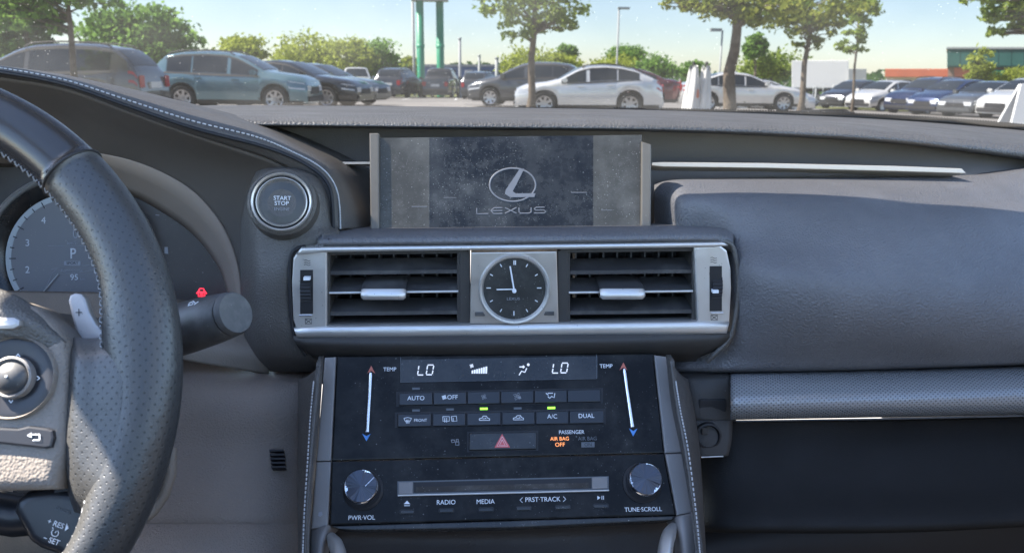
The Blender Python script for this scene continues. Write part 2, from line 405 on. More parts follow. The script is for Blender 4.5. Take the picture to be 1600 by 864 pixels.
def wheel(root, x, y, r, side):
    n = 28; k = round(r, 3)
    if k not in WHEELMESH:
        prof = [(r * .66, .09), (r * .93, .10), (r, .06), (r, -.08), (r * .9, -.1), (.0, -.1)]
        V = []; fs = []
        for q, h in prof:
            for i in range(n): a = 2 * math.pi * i / n; V.append((q * math.cos(a), h, q * math.sin(a)))
        for j in range(len(prof) - 1):
            for i in range(n): fs.append((j * n + i, j * n + (i + 1) % n, (j + 1) * n + (i + 1) % n, (j + 1) * n + i))
        t = bpy.data.meshes.new('tyre'); t.from_pydata(V, [], fs); t.materials.append(X['tyre'])
        bm = bmesh.new()
        ringp = [[bm.verts.new((q * math.cos(2 * math.pi * i / n), h, q * math.sin(2 * math.pi * i / n))) for i in range(n)] for q, h in ((r * .68, .095), (r * .60, .085), (r * .58, .02))]
        for a, b in zip(ringp, ringp[1:]):
            for i in range(n): bm.faces.new((a[i], a[(i + 1) % n], b[(i + 1) % n], b[i]))
        for s in range(7):
            a = 2 * math.pi * s / 7; d = Vector((math.cos(a), 0, math.sin(a))); e = Vector((-math.sin(a), 0, math.cos(a)))
            vs = [bm.verts.new(d * (r * .1) + e * .05 + Vector((0, .07, 0))), bm.verts.new(d * (r * .62) + e * .035 + Vector((0, .09, 0))), bm.verts.new(d * (r * .62) - e * .035 + Vector((0, .09, 0))), bm.verts.new(d * (r * .1) - e * .05 + Vector((0, .07, 0)))]
            bm.faces.new(vs)
        c = [bm.verts.new((r * .16 * math.cos(2 * math.pi * i / 12), .09, r * .16 * math.sin(2 * math.pi * i / 12))) for i in range(12)]; bm.faces.new(c)
        q = bpy.data.meshes.new('rim'); bm.to_mesh(q); bm.free(); q.materials.append(X['rim'])
        WHEELMESH[k] = (t, q)
    t, q = WHEELMESH[k]
    o = bpy.data.objects.new('wheel', t); COL.objects.link(o); o.parent = root; o.location = (x, y, r)
    if side < 0: o.rotation_euler = (0, 0, math.pi)
    p = bpy.data.objects.new('rim', q); COL.objects.link(p); p.parent = o
PAINT = {}
def paint(c, rough=.22):
    k = (c, rough)
    if k not in PAINT:
        m = PAINT[k] = pbr('car_paint', c, rough, metal=.35, coat=1)
        q = N(m); f = q.ramp(q.noise(3, 5), .4, .8); q.col(q.mix(q.math('MULTIPLY', f, .12), c, (.3, .28, .25)))
    return PAINT[k]
def car(name, kind, px, Y, head, col, label, cat='car', group='cars in the car park', sz=1.0, dz=0, zs=1.0):
    K = KIND[kind]; L, W, r = K['L'], K['W'], K['r']
    g = GP(px, Y); root = thing(name, label, cat, (g.x, g.y, g.z + dz), group, R_(head)); root.scale = (sz, sz, sz * zs)
    body = paint(col); h = L / 2
    xs = sorted(set([round(-h + L * i / 84, 3) for i in range(85)] + [round(a + s * r * 1.16 * c, 3) for a in K['ax'] for s in (-1, 1) for c in (1.001, .98, .93, .85, .7)]))
    def sec(x):
        zt = sum(lin(K['top'], x + d) for d in (-.06, 0, .06)) / 3 if abs(x) < h - .1 else lin(K['top'], x)
        zb = .24
        for a in K['ax']:
            q = (r * 1.14) ** 2 - (x - a) ** 2
            if q > 0: zb = max(zb, r + math.sqrt(q))
        zB = min(lin(K['belt'], x), zt - .03)
        wf = W / 2 * (1 - .20 * abs(x / h) ** 5)
        wt = wf * .95 - max(0, zt - zB) * .36
        z1 = zb + (zB - zb) * .15; zm = zb + (zB - zb) * .55
        return [(wf * .93, zb), (wf * .985, z1), (wf, zm), (wf * .985, zB - (zB - zm) * .25), (wf * .955, zB), (wt, max(zt - .06, zB + .004)), (wt - .10, zt - .008), (wt * .5, zt + .012), (0, zt + .018)]
    SEC = [sec(x) for x in xs]
    V = []; fs = []; n = 17
    for x, s in zip(xs, SEC):
        V += [(x, y, z) for y, z in s] + [(x, -y, z) for y, z in s[-2::-1]]
    for i in range(len(xs) - 1):
        for j in range(n - 1): a = i * n + j; fs.append((a, a + 1, a + n + 1, a + n))
    for i in (0, len(xs) - 1):
        f = tuple(range(i * n, i * n + n)); fs.append(f if i == 0 else f[::-1])
    b = mesh('body', V, [f[::-1] for f in fs], body, root, True, local=True)
    e = b.modifiers.new('e', 'EDGE_SPLIT'); e.split_angle = R_(40)
    wbox('underbody', -h * .93, h * .93, -W * .40, W * .40, .20, .62, X['under'], root, local=True)
    for a in K['ax']:
        for s in (-1, 1): wheel(root, a, s * (W / 2 - .11), r, s)
    def side(nm, x0, x1, t0, t1, m, q0=4, q1=5, off=.007, sides=(1, -1), rows=3):
        for s in sides:
            st = [(x, c) for x, c in zip(xs, SEC) if x1 <= x <= x0 and (c[5][1] - c[4][1] > .10 or q1 < 5)]
            if len(st) < 2: continue
            V = []
            for x, c in st:
                for i in range(rows):
                    t = t0 + (t1 - t0) * i / (rows - 1); V.append((x, s * (c[q0][0] + (c[q1][0] - c[q0][0]) * t + off), c[q0][1] + (c[q1][1] - c[q0][1]) * t))
            fs = [(i * rows + j, i * rows + j + 1, (i + 1) * rows + j + 1, (i + 1) * rows + j) for i in range(len(st) - 1) for j in range(rows - 1)]
            mesh(nm, V, fs if s < 0 else [f[::-1] for f in fs], m, root, True, local=True, thick=0)
    for x0, x1 in K['win']: side('side_window', x0, x1, .08, .90, X['cglass'])
    def top(nm, x0, x1, m, off=.01):
        st = [(x, c) for x, c in zip(xs, SEC) if min(x0, x1) <= x <= max(x0, x1)]
        V = []
        for x, c in st:
            pts = [(c[6][0] * .96, c[6][1]), (c[7][0], c[7][1]), (0, c[8][1])]
            for y, z in pts + [(-y, z) for y, z in pts[-2::-1]]: V.append((x + (off if x0 > 0 else -off) * .6, y, z + off))
        fs = [(i * 5 + j, i * 5 + j + 1, (i + 1) * 5 + j + 1, (i + 1) * 5 + j) for i in range(len(st) - 1) for j in range(4)]
        if V: mesh(nm, V, [f[::-1] for f in fs], m, root, True, local=True)
    top('windscreen', *K['ws'], X['cglass']); top('rear_window', *K['rg'], X['cglass'])
    side('headlight', h - .03, h - .50, .25, .95, X['lamp'], 2, 4, .008)
    side('tail_light', -h + .22, -h + .02, .35, 1.0, X['tail'], 2, 4, .010)
    side('sill_trim', h - .1, -h + .1, 0, .8, X['plastic'], 0, 1, .006)
    zb = lin(K['belt'], h); wf = W / 2 * .8
    wbox('grille', h - .03, h + .02, -wf * .55, wf * .55, zb * .62, zb * .86, X['plastic'], root, .01, True)
    wbox('bumper', h - .05, h + .05, -wf * .95, wf * .95, .28, .44, X['plastic'] if kind != 'sedan' else body, root, .03, True)
    wbox('bumper', -h - .05, -h + .05, -wf * .95, wf * .95, .30, .52, X['plastic'] if kind in ('suv', 'pickup') else body, root, .03, True)
    wbox('licence_plate', -h - .025, -h + .02, -.26, .26, .72, .86, X['plate'], root, 0, True)
    for s in (-1, 1):
        wbox('headlight', h - .02, h + .012, s * wf * .92 - (.32 if s > 0 else 0), s * wf * .92 + (.32 if s < 0 else 0), zb * .72, zb * .92, X['lamp'], root, .01, True)
        wbox('tail_light', -h - .012, -h + .02, s * wf * .98 - (.2 if s > 0 else 0), s * wf * .98 + (.2 if s < 0 else 0), .74, 1.0, X['tail'], root, .01, True)
        xm = K['win'][0][0] - .12; y = W / 2 * 1.0; zm = lin(K['belt'], xm) + .1
        wbox('wing_mirror', xm - .08, xm + .08, min(s * y, s * (y + .2)), max(s * y, s * (y + .2)), zm - .07, zm + .07, body, root, .03, True)
        for x in (K['win'][0][1] + .18, K['win'][1][1] + .2):
            z = lin(K['belt'], x) - .12; wbox('door_handle', x - .1, x + .1, min(s * W / 2 * .98, s * (W / 2 + .02)), max(s * W / 2 * .98, s * (W / 2 + .02)), z - .018, z + .018, body, root, .008, True)
    if kind in ('suv', 'crossover'):
        for sd_ in (-1, 1):
            L = [(x, sd_ * (c[6][0] + .02), c[6][1] + .05 * min(1, (x + 1.75) / .15, (.25 - x) / .15)) for x, c in zip(xs, SEC) if -1.75 < x < .25]
            tube('roof_rail', L, .018, X['plastic'], root, local=True)
    side('window_trim', K['win'][0][0] + .05, K['win'][-1][1] - .05, -.06, .05, X['plastic'], off=.010, rows=2)
    side('window_trim', K['win'][0][0] + .02, K['win'][-1][1] - .02, .90, .98, X['plastic'], off=.009, rows=2)
    for x in (K['win'][0][0] - .02, K['win'][0][1] - .03, K['win'][1][1] - .1):
        side('door_seam', x + .03, x - .03, 0, 1, X['plastic'], 1, 4, .004, rows=4)
    return root
GREY = (.11, .105, .10)
car('parked_suv', 'suv', 88, 19.6, 176, (.12, .115, .11), 'grey suv at the far left behind the thin tree, tail to the right', 'car', sz=1.02)
car('parked_suv', 'suv', 372, 24.6, -6, (.15, .265, .31), 'light blue suv with silver wheels facing right', 'car')
car('parked_car', 'sedan', 462, 27.8, -14, (.022, .026, .032), 'black saloon car peeking out from behind the blue suv', 'car', sz=1.05)
car('parked_car', 'sedan', 503, 31.5, -18, (.10, .105, .11), 'dark grey saloon car, rightmost in the row behind the blue suv', 'car', sz=1.06)
car('pickup_truck', 'pickup', 558, 60, -82, (.78, .78, .76), 'white pickup truck facing the viewer on the far side of the lane', 'pickup truck', sz=1.12)
car('parked_suv', 'suv', 625, 55, 78, (.07, .075, .085), 'dark grey suv seen from behind, left of the green posts', 'car', sz=1.15)
car('pickup_truck', 'pickup', 690, 57, 84, (.05, .052, .058), 'black pickup truck seen from behind at the foot of the green posts', 'pickup truck', sz=1.08)
car('parked_suv', 'suv', 754, 52, 74, (.07, .075, .085), 'steel grey suv seen from behind, right of the green posts', 'car')
car('parked_car', 'hatch', 828, 30.5, 168, (.10, .105, .115), 'silver grey hatchback half hidden behind the white suv and thin tree', 'car', sz=1.06)
car('parked_suv', 'crossover', 917, 26.2, 177, (.80, .81, .82), 'white suv facing left, in the middle of the windscreen view', 'car', dz=-.14, zs=.95)
car('parked_car', 'sedan', 962, 30.8, 176, (.12, .02, .028), 'dark red saloon car with its tail lamp showing behind the white suv tail', 'car', sz=.98)
car('parked_car', 'sedan', 1156, 30, -5, (.78, .77, .75), 'white low saloon car behind the thick tree trunk, facing right', 'car', sz=.97)
car('parked_suv', 'suv', 1196, 37, -8, (.78, .78, .76), 'white suv behind the low white saloon car', 'car', sz=.9, dz=-.2)
car('parked_car', 'hatch', 1333, 45, 215, (.02, .025, .04), 'small black car at the left end of the right hand row', 'car', sz=1.05)
car('parked_car', 'hatch', 1382, 40.5, 208, (.78, .77, .75), 'white hatchback beside the dark blue suv', 'car')
car('parked_suv', 'suv', 1452, 36.5, 208, (.010, .024, .085), 'dark blue suv with bright wheel in the right hand row', 'car', sz=.97)
car('parked_car', 'hatch', 1490, 33.5, 206, (.010, .032, .11), 'low blue hatchback in front of the dark blue suv', 'car', sz=.98)
car('parked_car', 'sedan', 1547, 31.5, 207, (.10, .108, .118), 'silver grey saloon car between the blue hatchback and a white car', 'car', sz=.97)
car('parked_car', 'hatch', 1606, 30, 207, (.78, .78, .76), 'white hatchback cut off by the right edge', 'car')

# ---------------------------------------------------------------- trees
def limb(bm, pts, n=7):
    rings = []
    for i, (p, r) in enumerate(pts):
        d = (pts[min(i + 1, len(pts) - 1)][0] - pts[max(i - 1, 0)][0]).normalized()
        a = d.orthogonal().normalized(); b = d.cross(a)
        if rings: 
            a = (pa - d * pa.dot(d)).normalized(); b = d.cross(a)
        pa = a
        rings.append([bm.verts.new(p + (a * math.cos(2 * math.pi * k / n) + b * math.sin(2 * math.pi * k / n)) * r) for k in range(n)])
    for A, B in zip(rings, rings[1:]):
        for k in range(n): bm.faces.new((A[k], A[(k + 1) % n], B[(k + 1) % n], B[k]))
def tree(name, label, px, Y, tr, top_px, blobs, leaf, nleaf, lsize, group='trees in the car park', clump=.5, lean=0, cat='tree'):
    """blobs: (px, py, radius px across, radius px up) ellipsoids of the crown at distance Y"""
    g = GP(px, Y); root = thing(name, label, cat, g, group); k = Y / F * 1.03
    top = P(top_px[0], top_px[1], Y); bm = bmesh.new()
    H = top.z - g.z
    pts = []
    for i in range(9):
        t = i / 8; p = g.lerp(top, t) + Vector((math.sin(i * 1.7) * tr * .25, math.cos(i * 2.1) * tr * .3, 0)) * (t < 1)
        pts.append((p, tr * (1.35 if i == 0 else 1) * (1 - .62 * t)))
    limb(bm, pts, 9)
    B = [(P(bx, by, Y), rx * k, rz * k) for bx, by, rx, rz in blobs]
    V = []; fs = []; tot = sum(a * b for _, a, b in B)
    for c, rx, rz in B:
        m = max(40, int(nleaf * rx * rz / tot)); ncl = max(8, m // 34); cl = []
        for _ in range(ncl):
            while 1:
                q = Vector((rnd.uniform(-1, 1), rnd.uniform(-1, 1), rnd.uniform(-1, 1)))
                if .1 < q.length < 1: break
            q *= q.length ** -.35
            cl.append(c + Vector((q.x * rx, q.y * rx * .9, q.z * rz)))
        for a in cl[:: max(1, len(cl) // 9)]:
            s0 = min(max((a.z - rz * .6 - g.z) / H, .3), .95); st = g.lerp(top, s0)
            mid = st.lerp(a, .5) + Vector((0, 0, .12 * rx)); r0 = tr * .38 * (1 - .5 * s0)
            limb(bm, [(st, r0), (mid, r0 * .6), (a, r0 * .18)], 5)
        for _ in range(m):
            a = rnd.choice(cl); sg = clump * rx * .36
            p = a + Vector((rnd.gauss(0, sg), rnd.gauss(0, sg), rnd.gauss(0, sg * .55)))
            n = Vector((rnd.gauss(0, .7), rnd.gauss(0, .7), rnd.uniform(.2, 1))).normalized(); u = n.orthogonal().normalized(); u.rotate(Matrix.Rotation(rnd.uniform(0, 6.28), 3, n)); v = n.cross(u)
            s = lsize * rnd.uniform(.6, 1.35); i = len(V)
            V += [p - u * s, p + v * s * .55, p + u * s, p - v * s * .55]; fs.append((i, i + 1, i + 2, i + 3))
    bobj('trunk', bm, X['bark'], root, True)
    o = mesh('crown', V, fs, X[leaf], root, False); return root
tree('shade_tree', 'thin young tree standing before the grey suv at far left', 118, 17.5, .085, (100, -60), [(90, -20, 60, 40), (60, 25, 34, 20), (150, -15, 45, 22), (20, 5, 40, 24)], 'leaf_b', 1500, .09)
tree('shade_tree', 'dark slim tree at the left edge behind the suv bonnet', 48, 30, .10, (34, -60), [(40, 30, 40, 40), (20, 60, 36, 30), (70, 55, 34, 28), (40, -20, 50, 40)], 'leaf_d', 3200, .15)
tree('shade_tree', 'dark bushy tree cut off by the left edge', 8, 33, .16, (2, -30), [(-4, 45, 30, 45), (10, 10, 30, 30)], 'leaf_d', 1800, .16)
tree('shade_tree', 'round bright green tree behind the grey suv', 215, 48, .2, (215, 30), [(175, 52, 45, 30), (225, 45, 50, 32), (270, 62, 38, 28), (215, 75, 70, 24)], 'leaf_b', 6500, .17)
tree('shade_tree', 'slim tree with open crown before the white suv front', 829, 22.5, .115, (838, -70), [(835, 15, 60, 30), (775, 8, 42, 20), (890, 18, 45, 20), (815, 45, 40, 14), (835, -40, 90, 40), (880, 42, 26, 8)], 'leaf_a', 2900, .085, clump=.42)
tree('shade_tree', 'thick trunked tree with yellowing crown right of the wrapped banners', 1139, 15.2, .14, (1158, -60), [(1150, 0, 70, 26), (1105, 8, 36, 16), (1195, 12, 50, 26), (1152, 28, 22, 10), (1060, 6, 24, 9)], 'leaf_o', 2300, .066, clump=.42)
tree('shade_tree', 'slender tree with drooping leaves before the white trailer', 1252, 23.5, .095, (1276, -50), [(1265, 20, 55, 30), (1240, 40, 36, 22), (1290, 45, 30, 20), (1265, 70, 24, 12), (1300, 5, 50, 26), (1225, 8, 40, 26)], 'leaf_o', 2800, .085, clump=.42)
tree('shade_tree', 'narrow young tree just right of the slender drooping tree', 1334, 27, .05, (1346, -30), [(1342, 15, 28, 24), (1335, 45, 24, 16), (1330, 70, 22, 12), (1348, -10, 24, 20)], 'leaf_a', 1300, .10, clump=.45)
tree('shade_tree', 'tree outside the right edge with branches hanging into the corner', 1660, 15, .15, (1650, -90), [(1590, 8, 46, 18), (1545, 26, 30, 9), (1560, 50, 20, 5), (1600, 38, 24, 9), (1650, -20, 80, 40), (1525, 0, 36, 8)], 'leaf_a', 2600, .075, clump=.4)
FAR = [(380, 62, 78, 30, 18, 'leaf_y'), (475, 66, 84, 44, 24, 'leaf_y'), (548, 64, 88, 34, 22, 'leaf_y'), (590, 66, 92, 30, 28, 'leaf_b'), (640, 78, 108, 14, 18, 'leaf_y'), (822, 70, 98, 36, 18, 'leaf_y'), (878, 72, 100, 26, 14, 'leaf_y'), (885, 80, 82, 14, 10, 'leaf_b'),
  (980, 84, 86, 24, 10, 'leaf_b'), (1025, 74, 106, 32, 14, 'leaf_b'), (965, 76, 106, 36, 13, 'leaf_y'), (1085, 80, 110, 18, 12, 'leaf_b'), (1205, 62, 102, 42, 16, 'leaf_a'), (1180, 60, 72, 14, 18, 'leaf_b'), (1530, 60, 106, 18, 26, 'leaf_y'), (1590, 60, 122, 26, 12, 'leaf_y')]
DESC = ['small yellow tree above the roof of the blue suv', 'larger round yellow tree right of the small yellow one', 'yellow tree behind the white pickup', 'tall green and yellow tree behind the white pickup', 'small thin yellow tree beside the green posts',
  'low yellow tree behind the thin trunk', 'low yellow tree above the white suv bonnet', 'small feathery tree right of the thin trunk', 'small feathery tree above the white suv roof', 'low round green tree above the white suv tail', 'low yellow tree along the horizon over the white suv',
  'low green tree left of the wrapped banners', 'olive tree between the thick trunk and the trailer', 'wispy tree just right of the thick trunk', 'pointed yellow tree before the green building', 'low yellow bush before the green building at the right edge']
for (px, Y, py, rx, rz, lf), d in zip(FAR, DESC):
    tree('far_tree', d, px, Y, .14, (px, py - rz * .3), [(px, py, rx, rz), (px - rx * .4, py + rz * .4, rx * .7, rz * .6), (px + rx * .45, py + rz * .35, rx * .6, rz * .6)], lf, 2600, .17, 'far trees along the horizon', .6)
V = []; fs = []
for i in range(9000):                                # far wooded horizon that reads as one mass
    x = rnd.uniform(-170, 190); y = rnd.uniform(150, 185); z = gzc(x, y) + rnd.random() ** 1.5 * (4.2 + 1.6 * noise.noise((x * .06, 3, 0)))
    s = rnd.uniform(.5, 1.1); a = rnd.uniform(0, 6.28); u = Vector((math.cos(a), math.sin(a), rnd.uniform(-.6, .6))) * s; v = Vector((0, rnd.uniform(-.4, .4), 1)) * s * .6; p = Vector((x, y, z)); j = len(V)
    V += [p - u, p - v, p + u, p + v]; fs.append((j, j + 1, j + 2, j + 3))
tag(mesh('distant_woods', V, fs, X['leaf_d'], None, False), 'low dark line of distant trees on the horizon', None, kind='stuff')

# ---------------------------------------------------------------- posts, buildings, trailer, banners
def pole(parent, name, px, Y, r, ztop, m, z0=None):
    g = GP(px, Y); n = 16
    V = [(g.x + r * math.cos(2 * math.pi * i / n), g.y + r * math.sin(2 * math.pi * i / n), z) for z in (g.z if z0 is None else z0, ztop) for i in range(n)]
    return mesh(name, V, [(i, (i + 1) % n, n + (i + 1) % n, n + i) for i in range(n)] + [tuple(range(n, 2 * n))], m, parent)
a = GP(658.5, 60); b = GP(689, 60); root = thing('pylon_sign', 'tall green two legged sign frame behind the parked trucks', 'sign', a)
ztop = P(670, 2, 60).z
pole(root, 'post', 658.5, 60, .27, ztop, X['green']); pole(root, 'post', 689, 60.6, .27, ztop, X['green'])
for px in (658.5, 689): 
    q = P(px, 72, 60); pole(root, 'collar', px, 60 if px < 670 else 60.6, .30, q.z + .12, X['green'], q.z - .12)
wbox('crossbar', a.x - .6, b.x + .6, 59.6, 61, ztop, ztop + .35, X['wpole'], root, .02)
wbox('sign_panel', a.x - 1.2, b.x + 1.2, 59.7, 60.9, ztop + .35, ztop + 5, X['green'], root, .05)
def lamp_post(px, Y, py_top, label, r=.09, arm=0):
    g = GP(px, Y); root = thing('lamp_post', label, 'lamp post', g, 'lamp posts in the car park'); zt = P(px, py_top, Y).z
    pole(root, 'post', px, Y, r, zt, X['wpole'])
    if arm: wbox('lamp_head', g.x - .1, g.x + arm, g.y - .15, g.y + .15, zt - .06, zt + .12, X['wpole'], root, .02)
    else: wbox('lamp_head', g.x - .25, g.x + .25, g.y - .15, g.y + .15, zt, zt + .15, X['wpole'], root, .02)
lamp_post(648, 66, -20, 'tall thin grey lamp post touching the left green sign leg', .11)
lamp_post(962, 70, 14, 'tall pale lamp post above the roof of the white suv', .08, .9)
lamp_post(1122, 62, 48, 'faint lamp post left of the thick tree trunk', .07, -.9)
lamp_post(953, 95, 84, 'short far lamp post beyond the white suv roof', .10)
for px, Y, py, r, d in ((719, 58, 62, .10, 'pale bare pole right of the green sign'), (749, 76, 88, .12, 'short pale pole above the steel grey suv'), (776, 66, 92, .14, 'pale post left of the thin tree trunk'), (1302, 50, 136, .05, 'fence post on the grass under the trailer'), (1274, 50, 138, .05, 'fence post under the trailer beside the slender trunk')):
    g = GP(px, Y); root = thing('pole', d, 'pole', g, 'bare poles and posts'); pole(root, 'post', px, Y, r, P(px, py, Y).z, X['wpole']); pole(root, 'cap', px, Y, r * 1.3, P(px, py, Y).z + .1, X['wpole'], P(px, py, Y).z)
def wbx(name, px0, px1, py0, py1, Y, dep, m, parent, bev=0):
    az = math.atan2(P(FACE[0], 110, FACE[1]).x, FACE[1]); n = Vector((-math.sin(az), -math.cos(az), 0))
    pl = Plane(P(FACE[0], 110, FACE[1]), n); d0 = (FACE[1] - Y) / max(.4, math.cos(az))
    return prism(name, pl, [(px0, py0), (px1, py0), (px1, py1), (px0, py1)], d0 - dep, d0, m, parent, bev)
FACE = (1480, 78)
def bmat(name, c, stripe=0):
    m = pbr(name, c, .6); k = N(m); f = k.ramp(k.noise(.8, 5), .35, .7); k.col(k.mix(f, c, tuple(x * .85 for x in c))); return m
X['teal'] = bmat('teal_cladding', (.022, .115, .10)); X['orange'] = bmat('orange_fascia', (.62, .16, .08)); X['wall'] = bmat('cream_wall', (.72, .70, .66)); X['brick'] = bmat('brick', (.30, .19, .15)); X['bluew'] = bmat('blue_wall', (.06, .13, .30)); X['dkglass'] = pbr('shop_glass', (.03, .045, .06), .1)
g = GP(1560, 78); t = thing('shop_building', 'large green clad shop building at the right edge', 'building', g)
wbx('wall', 1481, 1760, 104, 152, 78, 14, X['brick'], t)
f0 = wbx('fascia', 1480, 1762, 76, 106, 77.4, 15, X['teal'], t, .05)
for i in range(14): wbx('cladding_panel', 1481 + i * 20, 1500 + i * 20, 79, 103, 77.3, .12, X['teal'], t)
wbx('wall_panel', 1491, 1518, 106, 122, 77.9, .2, X['orange'], t); wbx('sign_board', 1550, 1580, 110, 118, 77.6, .3, X['green'], t); wbx('sign_board', 1582, 1600, 108, 117, 77.6, .3, X['white'], t)
for i in range(5): wbx('shop_window', 1530 + i * 22, 1548 + i * 22, 120, 142, 77.9, .1, X['dkglass'], t)
wbx('roof_edge', 1479, 1763, 74, 77, 77.2, 15.6, X['wpole'], t)
FACE = (1384, 84)
g = GP(1432, 84); t = thing('shop_building', 'low white building with a long orange fascia left of the green shop', 'building', g)
wbx('wall', 1384, 1490, 120, 150, 84, 10, X['wall'], t); wbx('fascia', 1383, 1492, 108, 121, 83.3, 11, X['orange'], t, .05)
for i in range(5): wbx('shop_window', 1392 + i * 19, 1405 + i * 19, 126, 140, 83.9, .15, X['dkglass'], t)
FACE = (690, 120)
g = GP(690, 120); t = thing('shop_building', 'low blue building far behind the green posts', 'building', g)
wbx('wall', 560, 800, 104, 124, 120, 8, X['bluew'], t); wbx('roof', 558, 802, 101, 104.5, 119.6, 9, X['wpole'], t)
for i in range(9): wbx('window', 570 + i * 26, 582 + i * 26, 110, 118, 119.9, .2, X['dkglass'] if i % 3 else X['white'], t)
FACE = (1240, 56)
g = GP(1285, 56); t = thing('box_trailer', 'long white box trailer with a grey front wall behind the trees', 'trailer', g)
wbx('box', 1237, 1326, 95, 138, 56, 2.5, X['white'], t, .04); wbx('front_wall', 1326, 1354, 108, 140, 55.8, 2.7, X['wpole'], t, .03)
FACE = (1295, 56)
wbx('chassis', 1238, 1350, 139, 144, 56.2, 2.1, X['under'], t)
for px in (1258, 1272, 1338): pole(t, 'wheel', px, 56, .01, 0, X['tyre']) if 0 else wheel(t, P(px, 150, 56).x - g.x, -.1 + .0, .48, -1)
wbx('landing_leg', 1312, 1316, 143, 154, 56.4, .2, X['wpole'], t)
for px in (1330, 1340): wbx('marker_lamp', px, px + 5, 112, 117, 55.7, .1, X['lamp'], t)
g = GP(1290, 53); t = thing('wire_fence', 'thin wire fence along the grass before the trailer', 'fence', g)
for i in range(8): pole(t, 'fence_post', 1240 + i * 15, 53, .035, gz(16, 53) + 1.25, X['wpole'])
a = GP(1240, 53); b = GP(1345, 53); tube('fence_wire', [[(a.x, 53, a.z + z), (b.x, 53, b.z + z)] for z in (.35, .75, 1.15)], .015, X['wpole'], t)
X['cloth'] = noisy('white_cloth', (.74, .73, .70), (.82, .81, .78), 2, .8)
for px, w, ph, d in ((1081, 11, 0, 'left white feather banner wrapped round its pole beside the dark red car'), (1101, 9, 2, 'right white feather banner wrapped round its pole with a small orange mark')):
    Y = 20; g = GP(px, Y); t = thing('banner', d, 'banner', g, 'wrapped white banners'); k = Y / F
    zt = P(px, 106, Y).z; V = []; n = 28; m = 14
    for j in range(m + 1):
        s = j / m; z = zt + (g.z + .25 - zt) * s; r = w * k * (.55 + .55 * s ** .7)
        for i in range(n):
            a = 2 * math.pi * i / n; q = r * (1 + .22 * math.sin(a * 4 + ph + s * 2.5) + .10 * math.sin(a * 9 + s * 5)); V.append((g.x + q * math.cos(a), g.y + q * math.sin(a), z + .06 * math.sin(a * 3)))
    fs = [(j * n + i, j * n + (i + 1) % n, (j + 1) * n + (i + 1) % n, (j + 1) * n + i) for j in range(m) for i in range(n)]
    mesh('cloth', V, fs + [tuple(range(n))], X['cloth'], t); pole(t, 'post', px, Y, .035, P(px, 97, Y).z, X['under'])
    pole(t, 'base', px, Y, .28, g.z + .12, X['plastic'])
    if ph:
        c = P(px - 11, 147, Y - .27); mesh('mark', [c + Vector((.03 * x, -.02, .09 * z)) for x, z in ((-1, -1), (0, -1.3), (1, -1), (1.2, 0), (.6, 1), (0, 1.4), (-.7, 1), (-1.1, 0))], [tuple(range(8))], X['orange'], t)
# leaning white panels built for an unidentified white shape at the right edge
Y = 9; t = thing('white_panels', 'blank white slanted shape cut off by the right edge, built as leaning panels', 'sign', GP(1592, Y)); 
for dy, nm in ((0, 'front_panel'), (.6, 'back_panel')):
    A = [P(1570, 198, Y), P(1640, 198, Y), P(1640, 128, Y + .28), P(1596, 132, Y + .28)]
    A = [Vector((v.x, (v.y if dy == 0 else 2 * (Y + .28) - v.y + .02), v.z)) for v in A]; e = Vector((0, .03, 0))
    lo = A[:2]; dn = Vector((0, 0, 0))
    A[0].z -= .7; A[1].z -= .7
    mesh(nm, A + [v + e for v in A], [(0, 1, 2, 3), (7, 6, 5, 4), (0, 4, 5, 1), (1, 5, 6, 2), (2, 6, 7, 3), (3, 7, 4, 0)], X['white'], t, False)
# ================================================================ THE CABIN SHELL
FL = EYE - .80
M['liner'] = pbr('headliner', (.42, .41, .39), .9); M['door'] = leather('door_card', (.035, .036, .04), .6, 500, .2, 0)
ROOFZ = EYE + .28; HDR = .745
rf = bpy.data.objects.new('roof', None)
bm = bmesh.new()
def addbox(bm, x0, x1, y0, y1, z0, z1):
    r = bmesh.ops.create_cube(bm, size=1)
    for v in r['verts']: v.co = Vector(((x0 + x1) / 2 + v.co.x * (x1 - x0), (y0 + y1) / 2 + v.co.y * (y1 - y0), (z0 + z1) / 2 + v.co.z * (z1 - z0)))
addbox(bm, -.82, .82, .54, HDR, ROOFZ, ROOFZ + .04)           # unseen roof round the sunroof; wide header added to shade dash and knee panel
addbox(bm, -.59, -.50, -1.3, .54, ROOFZ + .002, ROOFZ + .038); addbox(bm, .50, .655, -1.3, .54, ROOFZ + .002, ROOFZ + .038); addbox(bm, -.50, .50, -1.3, -.6, ROOFZ + .004, ROOFZ + .036)  # left rail trimmed to let sun onto the wheel grip
tag(bobj('roof', bm, M['liner']), 'unseen car roof lining with an open sunroof, shaped to place the sun in the cabin', None, kind='structure')
for s, nm in ((-1, 'left'), (1, 'right')):
    t = thing('door', 'black %s front door card with its window open' % ('driver side' if s < 0 else 'passenger side'), 'car door', (s * .74, .3, FL))
    wbox('door_card', min(s * .70, s * .78), max(s * .70, s * .78), -1.3, 1.25, FL, EYE - .10, M['door'], t, .01)
    tube('window_pillar', [(s * .64, HDR - .02, ROOFZ + .02), (s * 1.02, 1.15, EYE - .07)], .03, M['liner'], t)
    tube('rear_pillar', [(s * .61, -.35, ROOFZ + .02), (s * .72, -.40, EYE - .10)], .045, M['liner'], t)
tag(wbox('cabin_floor', -.78, .78, -1.4, 1.35, FL - .02, FL, M['black']), 'dark carpet of the car floor', None, kind='structure')
tag(wbox('rear_bulkhead', -.78, .78, -1.36, -1.3, FL + .002, EYE - .02, M['door']), 'back of the cabin behind the seats', None, kind='structure')

